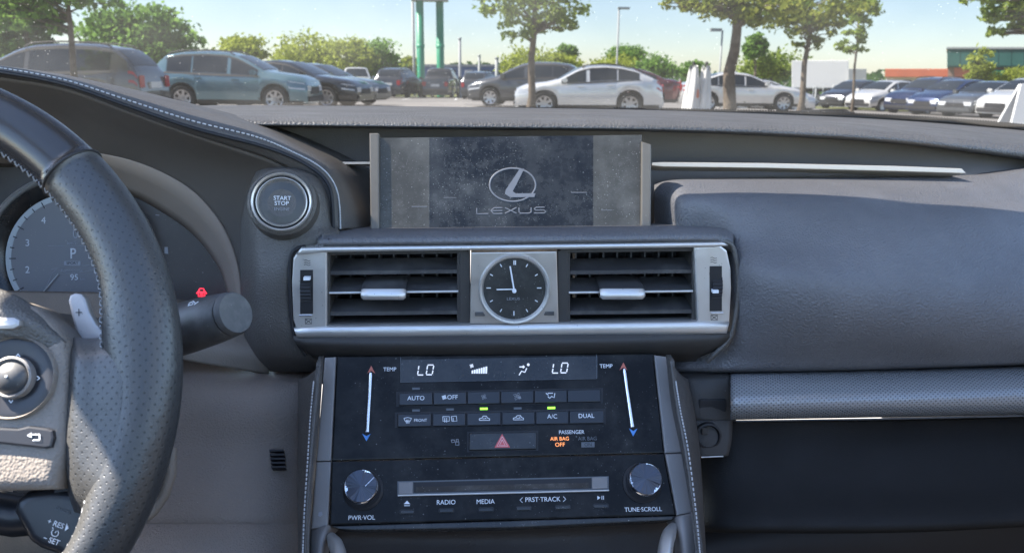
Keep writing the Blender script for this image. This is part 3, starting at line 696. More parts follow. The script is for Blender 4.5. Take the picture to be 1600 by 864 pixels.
# windscreen: bottom edge along the dash, top at the roof header
m = bpy.data.materials.new('windscreen_glass'); m.use_nodes = True; q = N.__new__(N); q.m = m; q.t = m.node_tree; q.t.nodes.clear()
o = q.n('OutputMaterial'); tr = q.n('BsdfTransparent'); gl = q.n('BsdfGlossy'); df = q.n('BsdfTranslucent'); a1 = q.n('MixShader'); a2 = q.n('MixShader'); fr = q.n('Fresnel')
gl.inputs['Roughness'].default_value = .02; tr.inputs[0].default_value = (.192, .194, .200, 1); df.inputs[0].default_value = (.8, .8, .78, 1); fr.inputs[0].default_value = 1.12  # tint set far darker than real glass to dim the view outside
a1.inputs[0].default_value = .04; q.l(tr.outputs[0], a1.inputs[1]); q.l(gl.outputs[0], a1.inputs[2])
sp = q.math('MULTIPLY', specks(q, 210, .16, .10), .13); hz = q.math('MULTIPLY', q.ramp(q.noise(6, 5), .35, .8), .016)
q.l(q.math('ADD', q.math('MAXIMUM', sp, hz), .005), a2.inputs[0]); q.l(a1.outputs[0], a2.inputs[1]); q.l(df.outputs[0], a2.inputs[2]); q.l(a2.outputs[0], o.inputs[0])
t = thing('windscreen', 'dusty windscreen of the car with a black dotted band along its foot', 'windscreen', (0, 1.35, EYE - .05))
bot = [(-60, 172, 1.30), (200, 168, 1.37), (500, 166.5, 1.40), (725, 167.5, 1.41), (1000, 172, 1.40), (1200, 178, 1.37), (1340, 183.5, 1.34), (1480, 192, 1.30), (1600, 203, 1.25), (1700, 216, 1.18)]
B = [P(*b) for b in bot]; G = []
for i in range(9):
    s = i / 8; row = []
    for j, b in enumerate(B):
        f = j / (len(B) - 1); tp = Vector((-.68 + 1.36 * f, HDR - .004, ROOFZ + .02))
        p = b.lerp(tp, s); p.z += .03 * math.sin(math.pi * s); row.append(p)
    G.append(row)
grid('glass', G, m, t, thick=0)
X['frit'] = pbr('black_band', (.008, .008, .009), .5)
G2 = []
for s, w in ((0, 0), (1, 1)):
    G2.append([P(px, py + (1 - w) * 5 - w * (.6 + 7.5 * max(0, (px - 760) / 840) ** 1.1), Y - .004) for px, py, Y in cr(bot[3:], 6)])
grid('black_band', G2, X['frit'], t, thick=.001)
V = []; fs = []
for i in range(150):
    px = 960 + i * 4.3
    L = cr(bot[3:], 6); py = next((a[1] + (b[1] - a[1]) * (px - a[0]) / (b[0] - a[0]) for a, b in zip(L, L[1:]) if a[0] <= px <= b[0]), 203)
    w = .6 + 7.5 * max(0, (px - 760) / 840) ** 1.1
    Y = 1.40 - .15 * max(0, (px - 1000) / 600) ** 2
    c = [P(px + a, py - w - .1 + b, Y - .005) for a, b in ((-1.2, 1), (1.2, 1), (1.2, -1.2), (-1.2, -1.2))]; j = len(V); V += c; fs.append((j, j + 1, j + 2, j + 3))
tag(mesh('band_dots', V, fs, X['frit'], t, False), kind='stuff')
t = thing('wiper', 'black wiper arm lying along the foot of the windscreen on the right', 'wiper', P(1290, 182, 1.42))
def pth(L): return [P(*x) for x in L]
tube('wiper_arm', pth([(1205, 179, 1.42), (1260, 175.5, 1.43), (1318, 173.5, 1.43), (1338, 182, 1.41)]), .0035, M['black'], t)
tube('wiper_blade', pth([(1190, 180, 1.415), (1260, 178.5, 1.42), (1335, 181, 1.41)]), .006, M['rubber'], t)
surf('wiper_cover', [[(1215, 178.5, 1.425), (1270, 175.5, 1.43), (1318, 174, 1.43), (1332, 179, 1.42)], [(1210, 181.5, 1.415), (1270, 182, 1.415), (1320, 183, 1.41), (1338, 184, 1.405)]], M['rubber'], t, thick=.002)

# ================================================================ DASHBOARD
D = thing('dashboard', 'black leather dashboard across the car with padded top and soft passenger side', 'dashboard', (0, .9, FL))
cx = [-60, 180, 330, 500, 720, 1000, 1200, 1400, 1600, 1760]
def row(pys, Ys): return [(x, y, Y) for x, y, Y in zip(cx, pys, Ys)]
surf('top_pad', [
  row([174, 170, 165, 165.5, 167.5, 172, 178.5, 188, 204, 222], [1.28, 1.36, 1.38, 1.39, 1.40, 1.395, 1.365, 1.32, 1.24, 1.15]),
  row([180, 176, 173, 174, 176, 178, 184, 195, 213, 236], [1.0, 1.02, 1.03, 1.03, 1.03, 1.02, 1.01, 1.0, .98, .94]),
  row([184, 181, 180, 182, 184, 186, 192, 204, 224, 250], [.84, .845, .85, .85, .85, .85, .85, .85, .86, .86]),
  row([188, 186, 186, 188, 190, 193, 199, 211, 234, 262], [.795, .80, .805, .805, .805, .805, .81, .82, .835, .84]),
  row([193, 192, 192, 194, 196, 199, 206, 218, 243, 272], [.787, .79, .795, .795, .795, .795, .80, .81, .83, .84]),
  row([198, 197, 196, 198, 201, 204, 211, 223, 249, 280], [.80, .80, .802, .802, .802, .802, .81, .82, .84, .85]),
  row([199, 198, 198, 200, 203, 206, 213, 225, 251, 282], [.86, .86, .86, .86, .86, .86, .87, .875, .88, .88])], M['dash_top'], D, 6, 4)
surf('recess_panel', [[(385, 188, .875), (600, 190, .875), (1020, 196, .875), (1300, 208, .88), (1530, 232, .875), (1700, 262, .885)],
  [(425, 240, .87), (600, 245, .87), (1020, 240, .875), (1300, 246, .86), (1530, 258, .845), (1700, 272, .88)],
  [(470, 300, .84), (600, 300, .84), (1020, 290, .83), (1300, 285, .815), (1530, 278, .81), (1700, 282, .86)],
  [(490, 372, .78), (600, 372, .78), (1020, 372, .78), (1300, 330, .79), (1530, 300, .80), (1700, 300, .84)]], M['recess'], D, 5)
VP = Plane(P(800, 450, .655), (0, -1, .02))
SB = Plane(P(1200, 262, .79), (0, -1, .25))
prism('metal_strip', SB, [(1019, 254), (1036, 253.5), (1200, 255), (1400, 259.5), (1503, 263.5), (1510, 271), (1400, 267.5), (1200, 262.5), (1036, 260.5), (1019, 259)], -.03, 0, M['strip'], D, .0006)
prism('metal_strip', Plane(P(548, 256, .79), (0, -1, .2)), [(515, 253.5), (580, 253), (580, 256.5), (515, 257)], -.02, 0, M['strip'], D)
px_ = [1022, 1038, 1062, 1100, 1125, 1150, 1200, 1290, 1400, 1520, 1640, 1760]
def prow(pys, Ys): return [(x, y, Y) for x, y, Y in zip(px_, pys, Ys)]
surf('passenger_pad', [
  prow([288, 283, 280.5, 280, 280, 279.5, 279, 277.5, 276, 272, 256, 240], [.80, .80, .80, .80, .80, .80, .80, .805, .81, .82, .835, .85]),
  prow([292, 286, 283, 282.5, 282.5, 283, 284, 286, 289, 293, 302, 312], [.775, .765, .752, .752, .754, .756, .760, .764, .767, .77, .775, .78]),
  prow([304, 301, 299, 299, 299, 299, 300, 303, 308, 314, 322, 331], [.765, .748, .722, .719, .718, .717, .716, .716, .720, .735, .74, .745]),
  prow([318, 316, 313, 311, 310, 310, 312, 316, 322, 326, 336, 346], [.765, .742, .703, .697, .694, .692, .690, .690, .702, .705, .71, .715]),
  prow([352, 345, 338, 335, 333, 333, 335, 340, 348, 356, 366, 376], [.765, .742, .700, .692, .684, .677, .672, .669, .668, .672, .678, .682]),
  prow([380, 380, 378, 376, 375, 376, 380, 386, 394, 402, 410, 418], [.765, .742, .708, .698, .685, .668, .654, .647, .640, .646, .652, .656]),
  prow([420, 420, 420, 420, 420, 421, 425, 432, 440, 446, 452, 458], [.765, .745, .730, .715, .690, .655, .632, .622, .624, .630, .636, .64]),
  prow([470, 470, 470, 470, 470, 471, 474, 480, 485, 490, 494, 498], [.765, .745, .730, .715, .690, .655, .630, .618, .619, .624, .629, .633]),
  prow([520, 520, 520, 520, 520, 521, 523, 526, 529, 532, 534, 536], [.765, .74, .725, .700, .678, .656, .638, .627, .626, .630, .634, .638]),
  prow([560, 560, 560, 560, 560, 561, 561, 561, 561, 561, 560, 560], [.73, .71, .69, .678, .668, .660, .650, .643, .642, .645, .648, .65]),
  prow([580, 580, 580, 580, 580, 580, 579, 577.5, 575, 571, 567, 564], [.72, .70, .685, .675, .668, .665, .66, .656, .655, .656, .658, .66]),
  prow([584, 584, 584, 584, 584, 584, 583, 581, 578, 574, 570, 567], [.75, .73, .72, .71, .71, .71, .705, .70, .70, .70, .70, .70])], M['dash'], D, 5, 4)
# padded trim roll under the passenger pad
tx = [1141, 1148, 1200, 1400, 1600, 1760]
def trow(p0, p1, Y): return [(x, p0 + (p1 - p0) * max(0, x - 1141) / 459, Y + (.012 if i == 0 else .003 if i == 1 else 0)) for i, x in enumerate(tx)]
surf('trim_roll', [trow(581, 569, .69), trow(585, 574, .662), trow(596, 586, .648), trow(611, 601, .637), trow(624, 615, .630), trow(637, 629, .628), trow(648, 641, .632), trow(656, 648, .640)], M['trim'], D, 5, 4, uv=True)
tube('trim_edge', pth([(1150, 657.5, .638), (1200, 657, .635), (1400, 654, .634), (1600, 649.5, .634), (1760, 646, .635)]), .0008, M['slat'], D)
tube('trim_end', pth([(1139, 583, .675), (1146, 600, .655), (1149, 625, .640), (1149, 645, .640), (1147, 657, .645)]), .0016, M['black'], D)
surf('side_block', [[(1040, 578, .70), (1070, 580, .69), (1142, 582, .675)], [(1045, 592, .685), (1080, 592, .668), (1145, 594, .664)], [(1050, 640, .675), (1085, 645, .656), (1148, 648, .656)], [(1055, 660, .68), (1088, 657, .655), (1146, 656, .655)]], M['dark'], D, 5)
prism('recess_plate', Plane(P(1110, 640, .66), (0, -1, .1)), rrect(1092, 624, 1136, 646, 4), -.01, .004, M['black'], D, .0015)
surf('socket_panel', [[(1060, 657, .66), (1092, 656, .654), (1145, 655, .654)], [(1066, 690, .655), (1095, 690, .646), (1143, 689, .646)], [(1070, 714, .65), (1097, 713, .642), (1138, 712, .642)]], M['dark'], D, 5)
SP = Plane(P(1106, 680, .648), (0, -1, .15))
lathe('socket', SP, 1106, 680, [(20, -.004), (20, .0025), (17, .003), (15.5, .001), (14, -.004)], M['black'], D)
prism('socket_cap', SP, [(1097, 668), (1106, 668), (1106, 679), (1097, 679)], 0, .002, M['dark'], D, .0006)
tube('panel_edge', pth([(1096, 714, .642), (1130, 712.5, .641)]), .0007, M['metal'], D)
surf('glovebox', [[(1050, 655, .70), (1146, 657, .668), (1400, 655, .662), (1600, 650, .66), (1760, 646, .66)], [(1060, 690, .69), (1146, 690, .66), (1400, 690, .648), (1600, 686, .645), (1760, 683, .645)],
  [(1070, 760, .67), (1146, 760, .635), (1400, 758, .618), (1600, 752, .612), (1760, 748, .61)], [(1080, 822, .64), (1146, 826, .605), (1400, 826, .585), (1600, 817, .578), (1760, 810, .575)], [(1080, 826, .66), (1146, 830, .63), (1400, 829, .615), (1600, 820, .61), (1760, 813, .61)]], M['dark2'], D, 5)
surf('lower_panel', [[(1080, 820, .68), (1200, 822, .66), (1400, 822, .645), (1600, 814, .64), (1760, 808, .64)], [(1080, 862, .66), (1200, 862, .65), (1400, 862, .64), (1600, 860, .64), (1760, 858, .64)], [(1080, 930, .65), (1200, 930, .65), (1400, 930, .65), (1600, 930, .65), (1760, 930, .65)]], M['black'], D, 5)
0 and prism('handle_recess', Plane(P(1500, 735, .628), (0, -1, .45)), rrect(1405, 710, 1560, 758, 16, -.02), -.01, .0015, M['dark2'], D, .001)
# ledge under the screen
lx = [500, 515, 700, 900, 1100, 1128, 1146]
def lrow(y0, Ys, d=0): return [(x, y0 - .0105 * (x - 515) + (d if i == 6 else d * .4 if i == 5 else 0) + (3 if i == 0 else 0), Y) for i, (x, Y) in enumerate(zip(lx, Ys))]
surf('ledge', [lrow(354, [.76] * 7), lrow(357.5, [.712] * 7), lrow(364, [.680, .676, .674, .674, .674, .676, .684], 3), lrow(370.5, [.662, .658, .656, .656, .656, .658, .666], 6), lrow(377, [.657, .653, .651, .651, .651, .653, .660], 10), lrow(384, [.660, .656, .654, .654, .654, .656, .662], 16), lrow(392, [.68] * 7, 16)], M['dash'], D, 5, 4)
tube('ledge_seam', pth([(514, 359, .711), (513, 366, .676), (513.5, 374, .654), (515, 382, .655)]), .0009, M['black'], D)
# panel left of the vents with the boss for the start button
surf('vent_surround', [
  [(400, 268, .70), (420, 262, .69), (455, 262, .69), (490, 272, .69), (520, 290, .70)],
  [(386, 300, .70), (412, 285, .672), (450, 282, .670), (492, 295, .675), (524, 320, .69)],
  [(377, 345, .70), (400, 340, .670), (450, 340, .664), (496, 342, .668), (526, 352, .685)],
  [(375, 385, .70), (398, 380, .668), (430, 378, .662), (470, 374, .660), (528, 372, .664)],
  [(375, 430, .70), (398, 430, .664), (425, 428, .656), (452, 426, .656), (480, 424, .672)],
  [(377, 480, .70), (400, 480, .664), (425, 480, .656), (454, 480, .657), (482, 478, .672)],
  [(381, 520, .70), (404, 522, .664), (430, 522, .656), (462, 524, .657), (490, 524, .670)],
  [(390, 552, .70), (414, 558, .668), (440, 558, .662), (478, 560, .662), (510, 560, .67)],
  [(405, 575, .715), (425, 580, .69), (455, 582, .685), (490, 582, .685), (520, 580, .69)]], M['panel'], D, 5, 4)
surf('lower_lip', [[(458, 524, .652), (600, 524, .650), (800, 522, .650), (1000, 520, .650), (1146, 517, .653)], [(462, 536, .648), (600, 537, .644), (800, 535, .643), (1000, 532, .644), (1138, 530, .650)],
  [(482, 552, .655), (600, 550, .648), (800, 548, .647), (1000, 546, .648), (1122, 546, .655)], [(502, 566, .668), (600, 560, .66), (800, 558, .658), (1000, 556, .66), (1090, 560, .668)], [(505, 572, .70), (600, 568, .70), (800, 566, .70), (1000, 564, .70), (1090, 572, .70)]], M['dark'], D, 5, 4)
surf('under_panel', [[(430, 560, .70), (520, 556, .70), (800, 552, .70), (1040, 552, .70), (1120, 540, .69)], [(430, 600, .70), (520, 600, .70), (800, 600, .70), (1040, 600, .70), (1120, 600, .70)]], M['black'], D, 3)
# vent rails that frame the row of vents
prism('vent_rail', VP, [(470, 387), (600, 385.5), (800, 383), (1000, 380.5), (1128, 378.5), (1140, 384), (1118, 387), (1000, 388.5), (800, 391), (600, 393.5), (510, 395), (462, 399)], -.01, .0055, M['metal'], D, .002, True)
prism('vent_rail', VP, [(457, 514), (510, 511), (600, 509.5), (800, 507.5), (1000, 504.5), (1100, 503), (1142, 504), (1137, 523), (1000, 525), (800, 527), (600, 529), (462, 529)], -.01, .006, M['metal'], D, .004, True)
tube('vent_rim', [VP.hit(x, y, h) for x, y, h in cr([(1128, 376.5, .0), (1143, 383, .0), (1151, 410, .001), (1154, 445, .002), (1150, 490, .002), (1140, 528, .002), (1118, 552, .0), (1105, 565, -.004)], 6)], .0022, M['panel'], D)
tube('vent_rim', [VP.hit(x, y, h) for x, y, h in cr([(478, 385, 0), (462, 390, .001), (454, 404, .001), (453, 440, .001), (456, 500, .001), (462, 530, .001), (478, 555, -.003)], 6)], .0016, M['black'], D)
# lower left knee panel
K2 = surf('knee_panel', [
  [(100, 540, .74), (270, 548, .73), (400, 565, .72), (500, 570, .71)], [(100, 572, .70), (270, 576, .69), (400, 584, .688), (500, 588, .69)], [(100, 600, .66), (270, 600, .655), (400, 602, .655), (500, 605, .67)],
  [(100, 640, .645), (270, 640, .638), (400, 640, .638), (500, 640, .66)], [(100, 700, .63), (270, 700, .625), (400, 700, .628), (500, 700, .65)], [(100, 770, .605), (270, 770, .60), (400, 770, .605), (500, 770, .63)], [(100, 814, .59), (270, 815, .588), (400, 814, .592), (500, 814, .62)],
  [(100, 818, .593), (270, 818, .591), (400, 817, .595), (500, 817, .622)], [(100, 822, .588), (270, 821, .586), (400, 820, .59), (500, 820, .618)], [(100, 864, .57), (270, 864, .568), (400, 864, .572), (500, 864, .60)], [(100, 930, .56), (270, 930, .56), (400, 930, .565), (500, 930, .59)]], M['knee'], D, 5, 4)
KP = plane2((430, 700, .632), (430, 732, .6185))
for i in range(5):
    y = 702 + i * 6.4; x = 420.5 + i * .8
    prism('vent_slot', KP, [(x, y), (x + 22, y - .4), (x + 22.5, y + 2.6), (x + .5, y + 3)], -.004, .0022, M['black'], D)

# ================================================================ INSTRUMENT HOOD
t = thing('instrument_hood', 'stitched leather hood sweeping over the instruments', 'instrument hood', P(300, 260, .72))
ou = [(-400, 358), (-390, 280), (-330, 180), (-230, 120), (-140, 100), (-60, 97), (0, 103), (100, 117), (200, 141), (300, 166), (400, 197), (470, 227), (517, 251), (548, 281), (568, 325), (573, 358)]
sti = [(-370, 358), (-362, 285), (-310, 192), (-222, 127), (-138, 105), (-60, 101), (0, 106.5), (100, 125), (200, 157), (300, 189), (400, 214), (458, 238), (500, 261), (522, 287), (530, 317), (532, 358)]
pip = [(-360, 358), (-352, 288), (-304, 200), (-218, 135), (-136, 112), (-60, 108), (0, 113), (100, 132), (200, 166), (300, 200), (400, 226), (450, 243), (486, 262), (508, 281), (518, 305), (521, 358)]
inn = [(-350, 358), (-342, 292), (-298, 208), (-214, 144), (-134, 121), (-60, 116), (0, 121), (100, 138), (200, 174), (300, 210), (400, 241), (442, 258), (472, 275), (493, 295), (507, 325), (510, 358)]
yo = [.77] * 5 + [.77, .77, .77, .77, .77, .77, .768, .762, .756, .745, .735]; ysx = [.70] * 5 + [.70, .70, .70, .70, .70, .70, .70, .70, .698, .692, .686]; yp = [.693] * 5 + [.693, .693, .693, .693, .693, .693, .692, .691, .689, .684, .680]; yi = [.705] * 5 + [.705, .705, .705, .705, .705, .703, .70, .698, .695, .688, .684]
def z3(L, Y): return [(a, b, c) for (a, b), c in zip(L, Y)]
# far skirt of the hood falling away towards the dash top
bk = []
for (x, y), Y in zip(ou, yo):
    a = P(x, y, Y); f = (a + Vector((.03, .16, -.035))); bk.append(f)
mid = [tuple(a * .45 + b * .55 for a, b in zip(p, q)) for p, q in zip(z3(ou, yo), z3(sti, ysx))]
mid = [(x, y - 1.2, Y - .006) for x, y, Y in mid]
rows = [cr(r, 6) for r in (z3(ou, yo), mid, z3(sti, ysx), z3(pip, yp), z3(inn, yi))]
cols = [cr(list(c), 4) for c in zip(*rows)]
Gm = [[P(*q) for q in r] for r in zip(*cols)]
bkr = [Vector(v) for v in cr([tuple(v) for v in bk], 6)]
grid('leather_cover', [bkr] + [[a.lerp(b, .5) + Vector((0, 0, .006)) for a, b in zip(bkr, Gm[0])]] + [list(r) for r in Gm], M['hood'], t, .003)
L = cr(z3(sti, ysx), 12); pts = []
acc = [P(*q) for q in L]; segs = []
for i in range(0, len(acc) - 1):
    a, b = acc[i], acc[i + 1]; n = max(1, int((b - a).length / .0072))
    for k in range(n):
        p = a.lerp(b, k / n); e = a.lerp(b, (k + .52) / n); d = (CAMP - p).normalized() * .0014; segs.append([p + d, (p + e) / 2 + d * 1.5, e + d])
tag(tube('stitching', segs, .0008, M['thread'], t, res=1), kind='stuff')
tube('piping', [P(*q) for q in cr(z3(pip, [y - .002 for y in yp]), 8)], .0017, M['black'], t)
arc = [(-300, 480), (-260, 380), (-210, 310), (-160, 260), (-110, 238), (-60, 232), (0, 232), (90, 234), (150, 241), (200, 251), (250, 270), (300, 300), (338, 342), (362, 388), (374, 440), (378, 520)]
i2 = [(-340, 400), (-330, 300), (-290, 215), (-212, 148), (-134, 124), (-60, 118), (0, 123), (100, 140), (200, 176), (300, 212), (385, 240), (430, 256), (462, 276), (480, 300), (470, 340), (450, 420)]
mid1 = [(a[0] * .55 + b[0] * .45, a[1] * .55 + b[1] * .45, .745) for a, b in zip(i2, arc)]
surf('hood_lining', [[(x, y, .707) for x, y in i2], mid1, [(x, y, .772) for x, y in arc]], M['hood_in'], t, 6)
# ================================================================ INSTRUMENT CLUSTER
t = thing('instrument_cluster', 'round instrument dial behind the steering wheel showing P and 95 km', 'instrument cluster', P(120, 420, .8))
CP = Plane(P(120, 400, .82), (0, -.97, .24))
prism('display_face', CP, [(-160, 250), (150, 250), (260, 290), (335, 350), (370, 430), (378, 535), (-300, 535), (-260, 380)], -.01, 0, M['lens'], t)
inn3 = [(-280, 480), (-240, 390), (-190, 330), (-150, 290), (-100, 268), (-60, 262), (0, 262), (70, 262), (110, 270), (150, 284), (205, 305), (252, 330), (298, 362), (330, 398), (352, 440), (366, 520)]
def on(pl, L, h): return [[pl.hit(x, y) + pl.n * h for x, y in cr(L, 5)]]
A = [P(x, y, .770) for x, y in cr(arc, 5)]; Bq = on(CP, inn3, .004)[0]
grid('bezel', [A, [a.lerp(b, .4) for a, b in zip(A, Bq)], [a.lerp(b, .75) for a, b in zip(A, Bq)], Bq], M['bezel'], t, .002)  # ring follows the sun patch, its lit tone is in the colour
lathe('dial_rim', CP, 115, 404, [(131, 0), (131, .012), (127, .0135), (124, .010), (121, .004)], M['metal'], t, 72)
lathe('dial_well', CP, 115, 404, [(122, .010), (112, .007), (104, .003), (103, .002)], M['gloss2'], t, 72)
lathe('dial_ring', CP, 115, 404, [(102, .0030), (94, .0031), (93, .0025)], M['ringm'], t, 72)
lathe('dial_screen', CP, 115, 404, [(93.5, .0024), (93, .0033)], M['lcd'], t, 72)
segs = []
for a in range(-60, 241, 10):
    c, s = math.cos(R_(a)), -math.sin(R_(a)); r0 = 94 if a % 30 else 90
    segs.append([(115 + r0 * c, 404 + r0 * s), (115 + 101 * c, 404 + 101 * s)])
icon('tick_marks', CP, 115, 404, [[(x - 115, y - 404) for x, y in q] for q in segs], 1.6, M['black'], t, .0034)
for s, x, y in (('4', 68, 345), ('3', 43, 380), ('2', 43, 422)): text(CP, x, y, s, 11, M['dial_w'], t, .0036)
text(CP, 118, 366, '0', 16, M['dim'], t, .0036, stretch=.8); text(CP, 113, 380, 'km/h', 6, M['dim'], t, .0036)
icon('divider', CP, 110, 384, [[(-35, 0), (22, 0)]], .9, M['dim'], t, .0036)
text(CP, 114, 397, 'P', 17, M['dial_w'], t, .0036, stretch=.85)
prism('mode_badge', CP, rrect(100, 408, 126, 414.5, 1, 0), .0034, .0038, M['dim'], t); text(CP, 113, 411.3, 'SPORT', 4.5, M['black'], t, .004)
text(CP, 112, 423, 'Autonomie', 5.5, M['dim'], t, .0036); text(CP, 116, 433.5, '95', 9.5, M['dial_w'], t, .0036); text(CP, 129, 436, 'km', 5, M['dim'], t, .0036)
icon('route_lines', CP, 110, 420, [[(-45, 45), (-28, 6), (-20, -1)], [(-20, 9), (10, 6), (40, 2)], [(-30, 1), (-10, -3), (30, -6)]], .9, M['dim'], t, .0036)
tube('needle', [CP.hit(x, y) + CP.n * .005 for x, y in ((64, 465), (95, 428))], .0006, M['thread'], t)
icon('door_warning', CP, 315, 457, [[(-5, -1), (5, -1), (5, 6), (-5, 6), (-5, -1)], [(-3, -6), (3, -6), (5, -1)], [(-3, -6), (-5, -1)], [(-8, 2), (-5, -2)], [(8, 2), (5, -2)], [(-3, 1), (3, 1)], [(-3, 3.5), (3, 3.5)]], 2.0, M['led_r'], t, .03)
prism('gauge_mark', CP, [(257, 386), (262, 386), (263, 397), (257, 396)], 0, .0006, M['dim'], t); icon('gauge_mark', CP, 246, 336, [[(-3, 0), (3, .5)]], 1.2, M['dim'], t)
# ledge between cluster and column
M['shelf'] = leather('shelf_plastic', (.16, .147, .135), .6, 900, .2, .1)
t = thing('column_cover', 'grey plastic steering column cover below the dial', 'column cover', P(200, 560, .6))
surf('top_shelf', [[(-80, 452, .72), (60, 455, .71), (200, 458, .71), (300, 470, .75), (420, 480, .77)], [(-80, 485, .68), (60, 484, .675), (200, 490, .675), (300, 508, .70), (420, 515, .72)], [(-80, 512, .655), (60, 503, .65), (200, 516, .65), (300, 535, .68), (420, 550, .69)], [(-80, 530, .66), (60, 530, .66), (200, 545, .66), (300, 565, .675), (420, 585, .69)]], M['shelf'], t, 5)
surf('cover_shell', [[(40, 486, .64), (100, 490, .63), (200, 505, .63), (260, 530, .65)], [(30, 510, .59), (100, 512, .58), (200, 525, .58), (276, 560, .61)], [(20, 600, .55), (100, 600, .54), (200, 600, .54), (284, 620, .59)], [(20, 700, .53), (100, 700, .52), (200, 700, .52), (268, 715, .57)], [(20, 780, .525), (100, 780, .515), (200, 770, .515), (264, 752, .565)], [(20, 835, .56), (100, 835, .54), (190, 828, .54), (250, 795, .58)]], M['dark'], t, 5)
tube('cover_edge', pth([(267, 700, .57), (266, 740, .56), (256, 772, .555), (238, 798, .55), (215, 815, .54), (150, 830, .53)]), .0045, M['shelf'], t)

# ================================================================ DISPLAY SCREEN
SC = plane2((800, 354, .712), (800, 208, .744))
t = thing('display_screen', 'dusty dashboard display screen showing a round emblem and LEXUS wordmark', 'screen', P(800, 354, .74))
prism('side_zone', SC, [(592, 216), (671, 215), (671, 372), (592, 372)], -.03, 0, M['screen_side'], t)
prism('side_zone', SC, [(927, 212), (1003, 211), (1003, 372), (927, 372)], -.03, 0, M['screen_side'], t)
prism('display_panel', SC, [(671, 215), (927, 212), (927, 372), (671, 372)], -.03, -.0002, M['screen'], t)
prism('side_pillar', SC, [(577, 208), (592, 208), (593, 372), (579, 372)], -.03, .004, M['pillar'], t, .0012)
prism('side_pillar', SC, [(1003, 221), (1018, 226), (1017, 372), (1002, 372)], -.03, .004, M['pillar'], t, .0012)
e = lambda r, s, a0, a1, n=40: [(r * math.cos(R_(a0 + (a1 - a0) * i / n)), s * math.sin(R_(a0 + (a1 - a0) * i / n))) for i in range(n + 1)]
icon('emblem', SC, 801, 289, [e(36, 26, 0, 360)], 2.8, M['logo'], t, .0001)
prism('emblem', SC, [(812, 264), (819, 264), (806, 290), (801, 299), (806, 302.5), (837, 302), (835, 308), (797, 308.5), (789, 303), (790, 297)], 0, .0002, M['logo'], t)
# wordmark
wm = [[(-60, -4), (-60, 5), (-42, 5)], [(-20, -4), (-33, -4), (-38, 0), (-34, 5), (-20, 5)], [(-37, .5), (-20, .5)], [(-16, -4), (2, 5)], [(2, -4), (-16, 5)], [(6, -4), (6, 3), (9, 5), (22, 5), (25, 3), (25, -4)], [(46, -4), (33, -4), (30, -2), (32, .5), (45, .5), (48, 3), (45, 5), (29, 5)]]
icon('wordmark', SC, 805, 328.5, [[(x, y - x * .012) for x, y in q] for q in wm], 1.8, M['logo'], t, .0001, 1.0)
for x, y, w in ((655, 323, 24), (948, 328.5, 18), (905, 301, 25), (703, 309, 20)): icon('scratch', SC, x, y, [[(-w / 2, 0), (w / 2, 0)]], (.8 if w < 24 else 1.3), M['logo'], t, .0001)

# ================================================================ START BUTTON
BP = Plane(P(441, 317, .655), (.10, -.93, .34))
t = thing('start_button', 'round START STOP ENGINE button in a silver ring', 'button', P(441, 317, .66))
lathe('boss', BP, 441, 316, [(56, -.02), (55, -.006), (53, .001), (49, .003), (46, .002)], M['panel'], t)
lathe('ring', BP, 441, 317, [(47, -.002), (47, .004), (45.5, .0060), (43, .0050), (42, .0025)], M['metal'], t); lathe('groove', BP, 441, 317, [(42.5, .0028), (40, .0022), (38.8, .003)], M['black'], t); lathe('inner_ring', BP, 441, 317, [(39.5, .001), (39.2, .0042), (37.8, .0046), (35.8, .0020), (35, .001)], M['metal'], t)
lathe('cap', BP, 441, 318, [(35.5, -.002), (35.5, .0005), (34, .0018), (33, .0021), (0.1, .0018)], dusty('button_cap', (.05, .055, .06), .35, haze=.25, sp=.04), t)
text(BP, 441, 310, 'START', 6.5, M['white'], t, .0026, stretch=1.05); text(BP, 440, 318, 'STOP', 6.5, M['white'], t, .0026, stretch=1.05); text(BP, 440, 327, 'ENGINE', 4.8, M['dim'], t, .0026, stretch=1.05)
